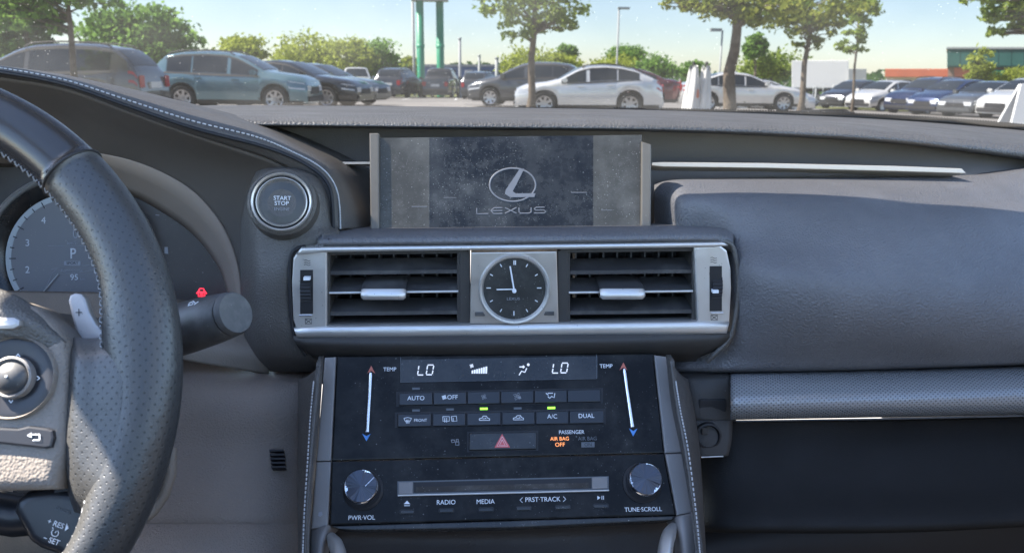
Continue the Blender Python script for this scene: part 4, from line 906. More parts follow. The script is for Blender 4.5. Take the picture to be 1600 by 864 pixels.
# ================================================================ AIR VENTS AND CLOCK
def vent(x0, x1, side, label, tabx, tabw, slats, sp, wheelbox, icons):
    """x0..x1 the opening; sp the side plate px polygon"""
    sl = -.0125
    yy = lambda x, y: y + (x - 512) * sl if side < 0 else y + (x - 1085) * sl
    t = thing('air_vent', label, 'air vent', VP.hit((x0 + x1) / 2, 480), 'centre air vents')
    y0, y1 = (398, 506) if side < 0 else (392, 503)
    q = lambda a, b, c, d: [(a, yy(a, b)), (c, yy(c, b)), (c, yy(c, d)), (a, yy(a, d))]
    prism('housing', VP, q(x0 - 6, y0 - 4, x1 + 6, y1 + 4), -.060, -.055, M['black'], t)
    prism('housing', VP, q(x0 - 14, y0 - 8, x1 + 14, y0 + 1), -.056, -.001, M['dark'], t, .001)
    prism('housing', VP, q(x0 - 14, y1 - 1, x1 + 14, y1 + 8), -.056, -.001, M['dark'], t, .001)
    prism('housing', VP, q(x0 - 8, y0, x0 + 2, y1), -.056, -.002, M['dark'], t, .001); prism('housing', VP, q(x1 - 2, y0, x1 + 8, y1), -.056, -.002, M['dark'], t, .001)
    n = 9
    for i in range(n):
        x = x0 + (x1 - x0) * (i + .5) / n; prism('vane', VP, q(x - 1.2, y0, x + 1.2, y1), -.050, -.030, M['slat'], t)
    for y, hgt, m in slats:                          # horizontal slats tilted a little, their front edges in the opening
        a = VP.hit(x0, yy(x0, y)); b = VP.hit(x1, yy(x1, y)); hh = hgt * .00052; dz = Vector((0, .026, .006))
        V = []
        for p in (a, b):
            V += [p + VP.n * -.003 + Vector((0, 0, hh / 2)), p + VP.n * -.003 - Vector((0, 0, hh / 2)), p + dz - Vector((0, 0, hh * .3)), p + dz + Vector((0, 0, hh * .3))]
        mesh('slat', V, [(0, 1, 5, 4), (1, 2, 6, 5), (2, 3, 7, 6), (3, 0, 4, 7), (0, 3, 2, 1), (4, 5, 6, 7)], M['slat'], t, False)
        if m: 
            tube('slat_edge', [a + VP.n * -.0015, b + VP.n * -.0015], .0011, M['metal'], t)
    ys = [s for s in slats if s[2]][0][0]; c = yy(tabx, ys)
    tb = thing.__globals__['M']['metal']
    q1 = VP.hit(tabx - tabw / 2, c); q2 = VP.hit(tabx + tabw / 2, c)
    G = []
    for k, (dy, dz) in enumerate(((.030, .008), (.004, .0075), (-.004, .0045), (-.0075, .0015), (-.0085, -.0015), (-.007, -.0042), (-.002, -.0048), (.02, -.002))):
        G.append([q1.lerp(q2, s) + Vector((0, dy + (.0025 if s in (0, 1) else 0), dz * (.7 if s in (0, 1) else 1))) for s in (0, .06, .2, .5, .8, .94, 1)])
    grid('slider_tab', G[:3], M['slat'], t, 0); grid('tab_edge', G[2:], tb, t, 0)
    prism('side_plate', VP, sp, -.01, .003, M['metal'], t, .0015)
    a, b, c2, d = wheelbox
    prism('wheel_slot', VP, [(a - 2, b - 2), (c2 + 2, b - 2.3), (c2 + 2, d + 2), (a - 2, d + 2.3)], .003, .0034, M['black'], t)
    tube('slot_edge', [VP.hit(a - 2, d + 3, 0) + VP.n * .0038, VP.hit(c2 + 2, d + 2.7, 0) + VP.n * .0038], .0006, M['chrome'], t)
    cpt = VP.hit((a + c2) / 2, (b + d) / 2); u0 = VP.hit(a, (b + d) / 2); u1 = VP.hit(c2, (b + d) / 2); R = (VP.hit(a, b) - VP.hit(a, d)).length / 2
    V = []; fs = []; nn = 72
    for i in range(nn):
        an = 2 * math.pi * i / nn; r = R * (1.0 if i % 2 else .955)
        for p in (u0, u1): V.append(Vector((p.x, cpt.y - .0025 + (1 - 0) * R * .80 - r * math.cos(an) , cpt.z + r * math.sin(an))))
    for i in range(nn): j = (i + 1) % nn; fs.append((2 * i, 2 * j, 2 * j + 1, 2 * i + 1))
    mesh('thumb_wheel', V, fs + [tuple(2 * i for i in range(nn)), tuple(2 * i + 1 for i in range(nn))[::-1]], M['rubber'], t, False)
    prism('wheel_mark', VP, [(a + 3, icons[2] - 2.5), (c2 - 3, icons[2] - 2.7), (c2 - 3, icons[2] + 2), (a + 3, icons[2] + 2.2)], .003, .0082, M['white'], t)
    icon('open_mark', VP, icons[0], icons[1], [[(-5, -4 + k * 3.5), (-2, -5 + k * 3.5), (2, -3 + k * 3.5), (5, -4 + k * 3.5)] for k in range(3)], 1.0, M['black'], t, .0031)
    x, y = icons[3]; icon('shut_mark', VP, x, y, [[(-5, -4), (5, -4), (5, 4), (-5, 4), (-5, -4)], [(-4, -3), (4, 3)], [(4, -3), (-4, 3)]], 1.0, M['black'], t, .0031)
vent(514, 716, -1, 'air vent left of the dashboard clock', 600, 70, [(428, 6, 0), (458.5, 6, 1), (492, 6, 0)],
     [(472, 393), (511, 393.5), (511, 511), (463, 514), (458, 500), (455.5, 440), (458, 404), (463, 396)], (471, 424, 487, 488), (480, 411, 436, (482, 502)))
vent(889, 1083, 1, 'air vent right of the dashboard clock', 971, 70, [(425, 6, 0), (455.5, 6, 1), (488, 6, 0)],
     [(1084, 387), (1126, 384), (1136, 392), (1142, 420), (1143, 450), (1140, 503), (1090, 505)], (1111, 418, 1126, 484), (1115, 407, 456, (1116, 496)))
D2 = D
for x0, x1 in ((718, 735), (871, 888)):
    prism('vent_divider', VP, rect(x0, 392, x1, 507), -.03, -.001, M['dark'], D2, .001)
t = thing('clock', 'round analogue dashboard clock between the two vents, hands at nine', 'clock', VP.hit(803, 450))
prism('plate', VP, [(736, 394.5), (870, 393), (873, 504), (734, 506)], -.01, .003, brushed('clock_plate', (.52, .48, .44), .36), t, .001)
lathe('bezel', VP, 803.5, 450, [(55, .0025), (55, .005), (53, .0065), (50, .0062), (47.5, .004)], M['metal'], t, 72)
lathe('dial', VP, 803.5, 450, [(48.5, .002), (48, .0042), (.1, .0042)], dusty('clock_dial', (.022, .025, .027), .4, haze=.15, sp=.10, grain=800), t, 72)
L = []
for k in range(12):
    a = R_(k * 30); r0 = 38 if k % 3 else 36; L.append([(r0 * math.sin(a), -r0 * math.cos(a)), (43 * math.sin(a), -43 * math.cos(a))])
L.append([(2.4, -36), (2.4, -43)])
icon('hour_marks', VP, 803, 450, L, 1.7, M['white'], t, .0046)
icon('minute_hand', VP, 803, 452, [[(0, 0), (-6, -36)]], 2.6, M['white'], t, .0058); icon('hour_hand', VP, 803, 452, [[(1, 0), (-27, .5)]], 2.2, M['white'], t, .0052)
lathe('hub', VP, 803, 452, [(3.2, .0045), (3.2, .0066), (.1, .007)], M['white'], t, 20)
text(VP, 802, 467, 'LEXUS', 4.2, M['dim'], t, .0046, stretch=1.25)
for x, y, s in ((750, 491, 1), (858, 490, -1)): prism('set_button', VP, [(x - 8 * s, y - 3), (x + 5 * s, y - 3), (x + 8 * s, y + 2), (x + 7 * s, y + 3), (x - 8 * s, y + 3)][::s], .003, .0045, M['slat'], t, .0006)

# ================================================================ CENTRE STACK
SY0, SY1 = .648, .570
ST = plane2((790, 815, SY1), (790, 557, SY0))
t = thing('climate_panel', 'gloss black climate panel with LO displays and two rows of buttons', 'control panel', ST.hit(790, 640))
prism('panel_face', ST, [(526, 556), (1021, 552), (1038, 707), (518, 719)], -.03, 0, M['gloss'], t, .0012)
prism('side_cheek', ST, [(507, 558), (525, 557), (517, 719.5), (494, 720)], -.03, .0015, M['cheek'], t, .0015)
prism('side_cheek', ST, [(1022, 554), (1043, 557), (1066, 706.5), (1039, 707.5)], -.03, .0015, M['cheek'], t, .0015)
def q4(x0, y0, x1, y1, sl=-.0185): return [(x0, y0), (x1, y0 + (x1 - x0) * sl), (x1, y1 + (x1 - x0) * sl), (x0, y1)]
prism('display_window', ST, q4(626, 562, 934, 597), 0, .0006, M['gloss2'], t)
k = plane2((790, 815, SY1), (790, 557, SY0))
icon('window_edge', ST, 626, 562, [[(0, -4), (0, 35), (306, 29.5), (306, -9)]], .9, M['grey_print'], t, .0008)
def digit(cx, cy, segs, m, s=1.0):
    w_, h_ = 4.6, 7.6
    C = {'a': [(-w_, -h_), (w_, -h_)], 'f': [(-w_, -h_ + 1.2), (-w_ - .3, -.9)], 'e': [(-w_ - .3, .9), (-w_ - .8, h_ - 1.2)], 'd': [(-w_ - .6, h_), (w_ - 1, h_)], 'b': [(w_ + .5, -h_ + 1.2), (w_, -.9)], 'c': [(w_, .9), (w_ - .6, h_ - 1.2)]}
    icon('display_digit', ST, cx, cy, [[(x - y * .10, y) for x, y in C[q]] for q in segs], 1.9, m, t, .0009, s)
digit(658.5, 578, 'fed', M['led_w']); digit(672, 577.6, 'abcdef', M['led_w']); digit(869, 575, 'fed', M['led_w']); digit(882, 574.6, 'abcdef', M['led_w'])
for i in range(7): prism('fan_bar', ST, [(737 + i * 3.6, 583.5 - 5 - i * 1.0), (739.7 + i * 3.6, 583.5 - 5 - i * 1.0), (739.4 + i * 3.6, 583.2), (736.7 + i * 3.6, 583.3)], .0006, .0010, M['led_w'], t)
FAN = [[(r * math.cos(R_(a + b)), r * math.sin(R_(a + b))) for r, b in ((.5, 0), (2.2, -25), (3.6, 5), (2.6, 35), (.5, 0))] for a in (20, 110, 200, 290)]
icon('fan_symbol', ST, 737, 571.5, FAN, 1.0, M['led_w'], t, .0009, .9)
PERSON = [[(-7, 9), (-3, 2.5), (2, 4.5), (5, -2)], [(-6.5, -4), (1, -4)], [(-1, -6), (1.5, -4), (-1, -2)]]
icon('airflow_symbol', ST, 818, 577, PERSON, 1.9, M['led_w'], t, .0009); prism('airflow_symbol', ST, ell(825.5, 569.5, 2.2, 2.2, 12), .0006, .0010, M['led_w'], t)
text(ST, 609, 577, 'TEMP', 6.2, M['white'], t, .0007, stretch=1.0); text(ST, 947, 572, 'TEMP', 6.2, M['white'], t, .0007, stretch=1.0)
def slider(xa, ya, xb, yb, u, d):
    a = ST.hit(xa, ya) + ST.n * .003; b = ST.hit(xb, yb) + ST.n * .003
    prism('slider_groove', ST, [(xa - 3.5, ya - 2), (xa + 3.5, ya - 2), (xb + 3.8, yb + 2), (xb - 3.8, yb + 2)], 0, .0008, M['black'], t)
    tube('slider_bar', [a, a.lerp(b, .05), a.lerp(b, .95), b], lambda s: .0012 + .0008 * s, M['chrome'], t, res=3)
    prism('up_arrow', ST, [(u[0], u[1] - 6), (u[0] + 6, u[1] + 6), (u[0], u[1] + 2), (u[0] - 6, u[1] + 6)], 0, .0008, M['red_print'], t)
    prism('down_arrow', ST, [(d[0], d[1] + 6), (d[0] - 6.5, d[1] - 6), (d[0], d[1] - 2), (d[0] + 6.5, d[1] - 6)], 0, .0008, M['blue_print'], t)
slider(580, 584, 574.5, 676, (580, 577), (572.5, 683)); slider(974.5, 578, 987.5, 668, (974, 572), (989.5, 675))
def button(pl, poly, parent, nm='button', m=None, h=.0026): return prism(nm, pl, poly, 0, h, m or M['button'], parent, .0007)
bx = [622.5, 676.5, 729.5, 782, 834.5, 886.5, 939]
prism('button_recess', ST, q4(619, 612, 942, 635.5), 0, .0004, M['black'], t); prism('button_recess', ST, q4(617, 644, 946, 668), 0, .0004, M['black'], t)
for i in range(6):
    a, b = bx[i] + .8, bx[i + 1] - .8; s = -.0185
    button(ST, [(a, 613.5 + (a - 622) * s), (b, 613.5 + (b - 622) * s), (b, 633 + (b - 622) * s), (a, 633 + (a - 622) * s)], t)
    a, b = a - 2 + (i > 2) * 2 + i * .6, b - 2 + (i > 1) * 2 + i * .6
    if i == 5: b = 943.5
    button(ST, [(a, 646.5 + (a - 622) * s), (b, 646.5 + (b - 622) * s), (b, 666.5 + (b - 622) * s), (a, 666.5 + (a - 622) * s)], t)
hb = .0029
text(ST, 650, 622, 'AUTO', 7, M['white'], t, hb, stretch=1.0); text(ST, 707, 620.5, 'OFF', 7, M['white'], t, hb); icon('fan_symbol', ST, 694, 620.5, FAN, 1.6, M['white'], t, hb, 1.0)
icon('fan_symbol', ST, 756, 620, FAN, .9, M['dim'], t, hb, 1.2); icon('fan_symbol', ST, 808, 619, FAN, .9, M['dim'], t, hb, 1.75); icon('fan_symbol', ST, 812, 621, FAN, .8, M['dim'], t, hb, .7)
icon('airflow_symbol', ST, 860, 618, [[(-7, -4), (-3, -1)], [(-4, -4), (4, -4)], [(-4, 1), (-1, 4), (2, 1), (6, 3), (7, -4)]], 1.5, M['white'], t, hb)
text(ST, 657, 656.5, 'FRONT', 4.6, M['white'], t, hb, stretch=1.0)
icon('demist_symbol', ST, 637, 656.3, [[(-6, -3), (0, -4.5), (6, -3), (3.5, 2), (-3.5, 2), (-6, -3)], [(-2, -1), (-2, 5)], [(0, -1), (0, 5)], [(2, -1), (2, 5)]], 1.1, M['white'], t, hb)
icon('demist_symbol', ST, 697, 654.5, [[(-5, -4), (5, -4), (5, 3), (-5, 3), (-5, -4)], [(-2, -2), (-2, 5)], [(1, -2), (1, 5)], [(8, -4), (16, -5), (17, 3), (9, 3), (8, -4)], [(11, -2), (11, 4)]], 1.1, M['white'], t, hb)
CARI = [[(-8, 2.5), (-8, 0), (-4, -1), (-2, -4), (3, -4), (5, -1), (8, 0), (8, 2.5), (-8, 2.5)], [(-3, 0), (3, 0), (1, -1.5)]]
icon('recirculate_symbol', ST, 757, 653.8, CARI, 1.3, M['white'], t, hb); icon('fresh_air_symbol', ST, 810, 653, CARI, 1.3, M['white'], t, hb)
text(ST, 863, 650.5, 'A/C', 7, M['white'], t, hb, stretch=1.0); text(ST, 916, 649.6, 'DUAL', 7, M['white'], t, hb, stretch=1.0)
for x, y, on_ in ((650, 607, 0), (650, 641, 0), (703, 639.5, 0), (756, 638.3, 1), (809, 637.8, 0), (861.5, 637, 1)):
    prism('indicator_lamp', ST, q4(x - 6, y - 1.6, x + 6, y + 1.6), 0, .0007, M['led_g'] if on_ else M['grey_print'], t)
prism('hazard_recess', ST, q4(730, 674.5, 841, 706), 0, .0004, M['black'], t)
button(ST, q4(733, 676.5, 838, 703), t, 'hazard_button', M['gloss2'], .003)
prism('hazard_triangle', ST, [(784.5, 677.5), (797, 698.5), (772.5, 699)], .003, .0033, M['haz'], t); icon('hazard_triangle', ST, 784.7, 691, [[(0, -9.5), (8.5, 5.8), (-8.2, 6), (0, -9.5)]], 1.2, M['haz_w'], t, .0035); icon('hazard_triangle', ST, 784.7, 692, [[(0, -5.5), (4.6, 3.4), (-4.4, 3.6), (0, -5.5)]], 1.1, M['haz_w'], t, .0035)
icon('lock_symbol', ST, 711, 690, [[(-6, -3), (-1, -3), (0, 0), (-5, 1), (-6, -3)], [(1, 0), (6, 0), (6, 5), (1, 5), (1, 0)], [(2, 0), (2, -4), (5, -4), (5, 0)]], 1.3, M['dim'], t, .0005)
text(ST, 893, 675, 'PASSENGER', 6, M['white'], t, .0005, stretch=.93); text(ST, 874.5, 685.3, 'AIR BAG', 6, M['led_o'], t, .0005, stretch=.95); text(ST, 875, 694.5, 'OFF', 6.5, M['led_o'], t, .0005)
text(ST, 918, 685, 'AIR BAG', 6, M['grey_print'], t, .0005, stretch=.95); prism('airbag_lamp', ST, q4(908.5, 690.5, 929, 698.5), 0, .0004, M['grey_print'], t); text(ST, 919, 694.4, 'ON', 5.5, M['black'], t, .0006)

t = thing('audio_unit', 'gloss black audio panel with disc slot and two round knobs', 'audio unit', ST.hit(790, 760))
prism('panel_face', ST, [(518, 720.5), (1038, 708.5), (1056, 804), (515, 820)], -.03, 0, M['gloss'], t, .0012)
prism('bottom_lip', ST, [(515, 821), (1056, 805), (1050, 812), (800, 824), (560, 828), (530, 826)], -.035, -.002, M['gloss2'], t, .001)
prism('side_cheek', ST, [(494, 721), (517, 720.5), (512, 822), (486, 826)], -.03, .0015, M['cheek'], t, .0015)
prism('side_cheek', ST, [(1039.5, 708.5), (1066.5, 707.5), (1083, 800), (1058, 805)], -.03, .0015, M['cheek'], t, .0015)
prism('chip_mark', ST, [(498, 800), (503, 799), (504, 804), (500, 807), (497, 805)], .0014, .0019, M['dim'], t)
def knob(x, y, r, rot):
    lathe('knob_base', ST, x, y + 3, [(r + 5, -.001), (r + 5, .0015), (r + 1.5, .0025), (r, .002)], M['black'], t)
    lathe('knob', ST, x, y, [(r, .001), (r, .011), (r - .6, .0135), (r - 2.2, .0145), (r - 3, .0143)], M['chrome'], t, 56)
    cap = bpy.data.materials.new('radial_brushed'); cap.use_nodes = True; kk = N(cap)
    kk.b.inputs['Metallic'].default_value = 1; kk.b.inputs['Roughness'].default_value = .28; kk.b.inputs['Base Color'].default_value = (.34, .36, .40, 1)
    kk.b.inputs['Anisotropic'].default_value = .9; tg = kk.n('Tangent'); tg.direction_type = 'UV_MAP'
    lathe_uv('knob_face', ST, x, y, r - 2.6, .0152, cap)
    icon('knob_mark', ST, x, y, [[(3, -3), (r * .62, -r * .62)]], 1.0, M['chrome'], t, .0154) if rot else None
def lathe_uv(name, pl, cx, cy, r, h, m):            # radially cut cap: alternating very shallow facets so it glints in sectors
    k = sum(pl.per(cx, cy)) / 2; c = pl.hit(cx, cy); n = 96; V = [c + pl.n * (h + .0002)]; fs = []
    for i in range(n):
        a = 2 * math.pi * i / n; V.append(c + (pl.u * math.cos(a) + pl.v * math.sin(a)) * r * k + pl.n * (h - .0004 + .0006 * math.sin(a * 3 + 1) + .0003 * (rnd.random() - .5)))
    for i in range(n): fs.append((0, i + 1, (i + 1) % n + 1))
    return mesh(name, V, fs, M['knob'], t, False)
knob(567.5, 762, 27, 1); knob(1003.5, 751, 26, 0)
text(ST, 565, 808.5, 'PWR·VOL', 7.5, M['white'], t, .0005, stretch=.95); text(ST, 1005, 795.5, 'TUNE·SCROLL', 7, M['white'], t, .0005, stretch=.95)
prism('disc_slot', ST, q4(621, 751.5, 951, 774, -.024), 0, .0006, M['grey_print'], t)
prism('slot_mouth', ST, q4(646, 753, 924, 769.5, -.024), .0006, .0009, M['black'], t)
prism('slot_corner', ST, q4(623, 753, 645, 772, -.024), .0006, .0016, M['cheek'], t, .0004); prism('slot_corner', ST, q4(925, 745, 949, 763.5, -.024), .0006, .0016, M['cheek'], t, .0004)
tube('slot_edge', [ST.hit(x, y) + ST.n * .0012 for x, y in ((622, 774), (790, 770), (951, 766))], .0008, M['metal'], t)
prism('slot_shutter', ST, q4(650, 760, 920, 768, -.024), .0009, .0012, dusty('slot_felt', (.03, .028, .028), .8, haze=.4, sp=.1), t)
text(ST, 697, 784.5, 'RADIO', 7.5, M['white'], t, .0005, stretch=.95); text(ST, 758.5, 783.5, 'MEDIA', 7.5, M['white'], t, .0005, stretch=.95); text(ST, 848, 780, 'PRST·TRACK', 7.5, M['white'], t, .0005, stretch=.95)
icon('arrow_mark', ST, 814.5, 780.8, [[(2, -4), (-2, 0), (2, 4)]], 1.1, M['white'], t); icon('arrow_mark', ST, 882, 779.2, [[(-2, -4), (2, 0), (-2, 4)]], 1.1, M['white'], t)
prism('eject_mark', ST, [(636, 781.5), (641, 787), (631, 787)], 0, .0005, M['white'], t); icon('eject_mark', ST, 636, 789.5, [[(-4.5, 0), (4.5, 0)]], 1.2, M['white'], t)
prism('play_mark', ST, [(933.5, 774), (938, 777.2), (933.5, 780.5)], 0, .0005, M['white'], t); icon('play_mark', ST, 940.5, 777, [[(0, -3), (0, 3)], [(2.6, -3), (2.6, 3)]], 1.1, M['white'], t)
for x, y in ((636, 799.5), (697.5, 797.5), (759.5, 796), (818.5, 794), (879.5, 792.5), (939, 790.5)):
    prism('key_recess', ST, rrect(x - 12.5, y - 4, x + 12.5, y + 4, 3, -.02), 0, .0004, M['black'], t); prism('key', ST, rrect(x - 11.3, y - 2.6, x + 11.3, y + 3, 2.2, -.02), 0, .002, M['gloss2'], t, .0006)

t = thing('centre_console', 'stitched leather sides of the centre console below the vents', 'console', ST.hit(790, 870) + Vector((0, 0, -.2)))
surf('console_side', [[(466, 592, .66), (480, 588, .63), (500, 570, .615), (506, 556, .64)], [(466, 650, .64), (476, 650, .612), (492, 650, .595), (500, 650, .62)], [(465, 720, .61), (472, 720, .59), (486, 720, .576), (494, 722, .60)], [(465, 800, .58), (470, 800, .565), (480, 800, .552), (487, 802, .575)], [(466, 870, .56), (470, 870, .545), (477, 870, .535), (484, 870, .55)], [(466, 930, .55), (470, 930, .53), (477, 930, .52), (484, 930, .54)]], M['panel'], t, 5)
surf('console_side', [[(1040, 554, .64), (1048, 566, .615), (1064, 585, .628), (1075, 592, .66)], [(1050, 640, .62), (1058, 640, .600), (1074, 640, .610), (1085, 640, .64)], [(1064, 707, .60), (1070, 707, .580), (1084, 707, .590), (1094, 707, .62)], [(1080, 800, .575), (1083, 800, .556), (1093, 800, .563), (1100, 800, .59)], [(1090, 870, .55), (1092, 870, .538), (1099, 870, .545), (1104, 870, .57)], [(1096, 930, .54), (1098, 930, .525), (1104, 930, .53), (1108, 930, .56)]], M['panel'], t, 5)
for Ls in ([(490, 596, .611), (485, 650, .5985), (480.5, 720, .578), (475.5, 800, .5545), (473, 866, .536)], [(1056, 596, .609), (1063, 640, .6005), (1076, 707, .581), (1087.5, 800, .556), (1094, 866, .539)]):
    acc = [P(*q) for q in cr(Ls, 12)]; segs = []
    for a, b in zip(acc, acc[1:]):
        d = (CAMP - a).normalized() * .0014; segs.append([a + d, a.lerp(b, .28) + d * 1.3, a.lerp(b, .55) + d])
    tag(tube('stitching', segs, .00065, M['thread'], t, res=1), kind='stuff')
surf('storage_recess', [[(495, 816, .60), (790, 818, .60), (1075, 800, .60)], [(505, 835, .615), (790, 838, .615), (1066, 822, .615)], [(515, 880, .60), (790, 880, .60), (1060, 880, .60)], [(515, 940, .58), (790, 940, .58), (1060, 940, .58)]], leather('recess_plastic', (.035, .033, .033), .6, 800, .2, .1), t, 5)
surf('console_wing', [[(486, 824, .574), (514, 820, .570), (530, 826, .60)], [(484, 850, .56), (505, 846, .556), (516, 850, .58)], [(483, 930, .54), (500, 930, .535), (508, 930, .56)]], M['cheek'], t, 5)
surf('console_wing', [[(1040, 812, .60), (1058, 806, .570), (1084, 800, .572)], [(1052, 845, .58), (1064, 840, .556), (1091, 840, .56)], [(1060, 930, .56), (1070, 930, .535), (1098, 930, .54)]], M['cheek'], t, 5)
for L in ([(517, 838, .565), (524, 850, .552), (530, 868, .538), (534, 900, .52)], [(1052, 822, .570), (1045, 836, .556), (1040, 856, .542), (1036, 900, .52)]):
    tube('chrome_rail', [P(*q) for q in cr(L, 6)], lambda s: .0035 + .0022 * min(1, s * 3), M['metal'], t, res=4)

# ================================================================ STEERING WHEEL
WC = Vector((-.34685, .42454, .96297)); WT = .41528
WP = Plane(WC, (-.0037 * math.cos(WT), -math.cos(WT), math.sin(WT)))
t = thing('steering_wheel', 'black leather steering wheel with perforated grips', 'steering wheel', WC)
RC, RA, RN = .1690, .0178, .0175
def wang(px, py): d = WP.hit(px, py) - WC; return math.atan2(d.dot(WP.v), d.dot(WP.u))
def rim(name, a0, a1, m, grow=0, swell=None, n=60):
    G = []; k = 28
    for i in range(n + 1):
        a = a0 + (a1 - a0) * i / n; e = WP.u * math.cos(a) + WP.v * math.sin(a); s = swell(a) if swell else 0
        row = []
        for j in range(k + 1):
            b = 2 * math.pi * j / k; cb, sb = math.cos(b), math.sin(b)
            rr = RC + (RA + grow) * cb - (s if cb < 0 else 0) * (-cb) ** .8 if cb < 0 else RC + (RA + grow) * cb
            row.append(WC + e * rr + WP.n * (RN + grow) * sb)
        G.append(row)
    V = [p for r in G for p in r]; nc = k + 1
    fs = [(i * nc + j, (i + 1) * nc + j, (i + 1) * nc + j + 1, i * nc + j + 1) for i in range(n) for j in range(k)]
    uv = [(RC * (a0 + (a1 - a0) * i / n), .11 * j / k) for i in range(n + 1) for j in range(k + 1)]
    fs += [tuple(range(k, -1, -1)), tuple(n * nc + j for j in range(k + 1))]
    return mesh(name, V, fs, m, t, True, uv=uv)
aS = wang(125, 262); aL = wang(130, 820)
sw = lambda a: .006 * math.exp(-((a - R_(8)) / .16) ** 2) - .0075 / (1 + math.exp((a - wang(118, 785)) / .05))
rim('rim_top', aS + .004, math.pi - aS, M['wheel_top'], -.0004)
rim('grip', -1.15, aS - .002, M['wheel'], 0, sw); rim('grip', math.pi - aS + .006, math.pi + 1.15, M['wheel'])
rim('rim_bottom', -math.pi + 1.155, -1.155, M['wheel_top'], -.0004)
e = WP.u * math.cos(aS) + WP.v * math.sin(aS)
tube('seam', [WC + e * (RC + (RA + .0002) * math.cos(b)) + WP.n * (RN + .0002) * math.sin(b) for b in [2 * math.pi * i / 24 for i in range(25)]], .0009, M['black'], t)
segs = []                                            # lacing along the inner side of the rim
a = -.95
while a < 1.5:
    e = WP.u * math.cos(a) + WP.v * math.sin(a); f = WP.u * math.cos(a + .02) + WP.v * math.sin(a + .02); r = RC - RA - (sw(a) if a < aS else 0)
    segs.append([WC + e * (r + .0030) + WP.n * .0098, WC + (e + f) / 2 * (r + .0012) + WP.n * .0072, WC + f * (r + .0030) + WP.n * .0098]); a += .030
tag(tube('stitching', segs, .0005, M['dim'], t, res=1), kind='stuff')
h1 = .0165
surf('spoke', [[(112, 524, -.016), (116, 527, -.005), (150, 528, -.002), (184, 520, .004), (204, 512, .006)], [(108, 534, -.014), (114, 540, .003), (150, 542, .007), (186, 536, .011), (208, 534, .012)], [(105, 560, -.014), (112, 564, .008), (150, 564, .012), (190, 560, .0155), (212, 560, h1)],
  [(102, 610, -.014), (109, 612, .009), (150, 612, .0135), (190, 612, .0165), (212, 612, .0155)], [(99, 660, -.014), (106, 662, .009), (150, 662, .0135), (188, 662, .0165), (212, 662, .015)], [(99, 710, -.014), (105, 712, .008), (140, 712, .0130), (180, 712, .0165), (206, 712, .0155)],
  [(102, 750, -.014), (108, 750, .006), (136, 750, .0125), (168, 752, .0160), (194, 756, .016)], [(108, 778, -.014), (114, 778, .003), (134, 780, .0095), (160, 784, .0135), (180, 792, .0150)], [(116, 800, -.014), (118, 800, -.006), (130, 804, .002), (146, 812, .006), (165, 820, .008)]], M['wheel'], t, 5, 4, .003, WP, True)
WB = Plane(WC - WP.n * .022, WP.n); prism('paddle_shifter', WB, [(106, 470), (109, 461), (117, 457.5), (127, 459), (133, 466), (140, 488), (150, 506), (168, 529), (160, 536), (136, 536), (121, 528), (113, 500)], 0, .005, M['paddle'], t, .0015)
icon('plus_sign', WB, 123, 488, [[(-5, 0), (5, 0)], [(0, -5.5), (0, 5.5)]], 1.3, M['black'], t, .0054)
WH = Plane(WC + WP.n * .011, WP.n)
prism('hub_pad', WH, [(-220, 470), (-60, 462), (10, 464), (48, 478), (80, 505), (101, 535), (105, 575), (103, 650), (100, 700), (88, 766), (20, 768), (-220, 772)], -.03, -.001, M['hub'], t, .008, True, 4)
surf('airbag_cover', [[(-220, 430, .000), (-60, 440, .004), (10, 455, .004), (60, 482, .002), (108, 520, -.004)], [(-220, 470, .020), (-60, 475, .020), (10, 485, .018), (58, 505, .014), (104, 535, .006)], [(-220, 520, .022), (-60, 520, .020), (0, 525, .017), (50, 535, .012), (98, 556, .008)]], M['panel'], t, 5, plane=WP)
prism('spoke_gap', WP, [(96, 535), (112, 530), (108, 610), (106, 700), (112, 765), (85, 770)], -.024, -.004, M['black'], t)
lathe('pad_rim', WH, 22, 590, [(67, -0.0030), (66, 0.0015), (64, 0.0025), (62, 0.0010)], M['hub'], t, 56)
lathe('thumb_pad', WH, 22, 590, [(63, -0.0030), (62.5, 0.0010), (55, 0.0015), (36, -0.0005), (.1, -0.0005)], M['padblack'], t, 56)
lathe('pad_ring', WH, 22, 590, [(34, -0.0010), (33, 0.0040), (30, 0.0048), (26, 0.0025)], M['cheek'], t, 48)
lathe('pad_button', WH, 22, 590, [(26.5, -0.0010), (26, 0.0030), (20, 0.0055), (8, 0.0070), (.1, 0.0072)], M['slat'], t, 40)
lathe('pad_dot', WH, 22, 589, [(2, 0.0070), (1.8, 0.0076), (.1, 0.0078)], M['white'], t, 12)
for x, y, q in ((28, 555, [(-3, 2), (0, -2), (3, 2)]), (60, 590.5, [(-2, -3), (2, 0), (-2, 3)]), (17, 627, [(-3, -2), (0, 2), (3, -2)])): icon('arrow_mark', WH, x, y, [q], 1.6, M['white'], t, 0.0022)
prism('return_button', WH, [(-80, 668), (5, 668), (28, 669), (45, 665), (74, 669), (82, 672), (84, 684), (80, 699), (70, 701), (0, 693), (-80, 690)], -0.0020, 0.0015, M['padblack'], t, .0012)
icon('return_mark', WH, 53, 683, [[(9, -4.5), (9, 4)], [(9, -4.5), (-4, -4)], [(9, 4.5), (-2, 4.5)]], 1.8, M['white'], t, 0.0020); prism('return_mark', WH, [(-11 + 53, 680), (-4 + 53, 675.5), (-4 + 53, 683.5)], 0.0015, 0.0022, M['white'], t)
prism('silver_switch', WH, [(-60, 494), (22, 495), (31, 500), (30, 509), (20, 514), (-60, 516)], -0.0010, 0.0090, M['paddle'], t, .002)

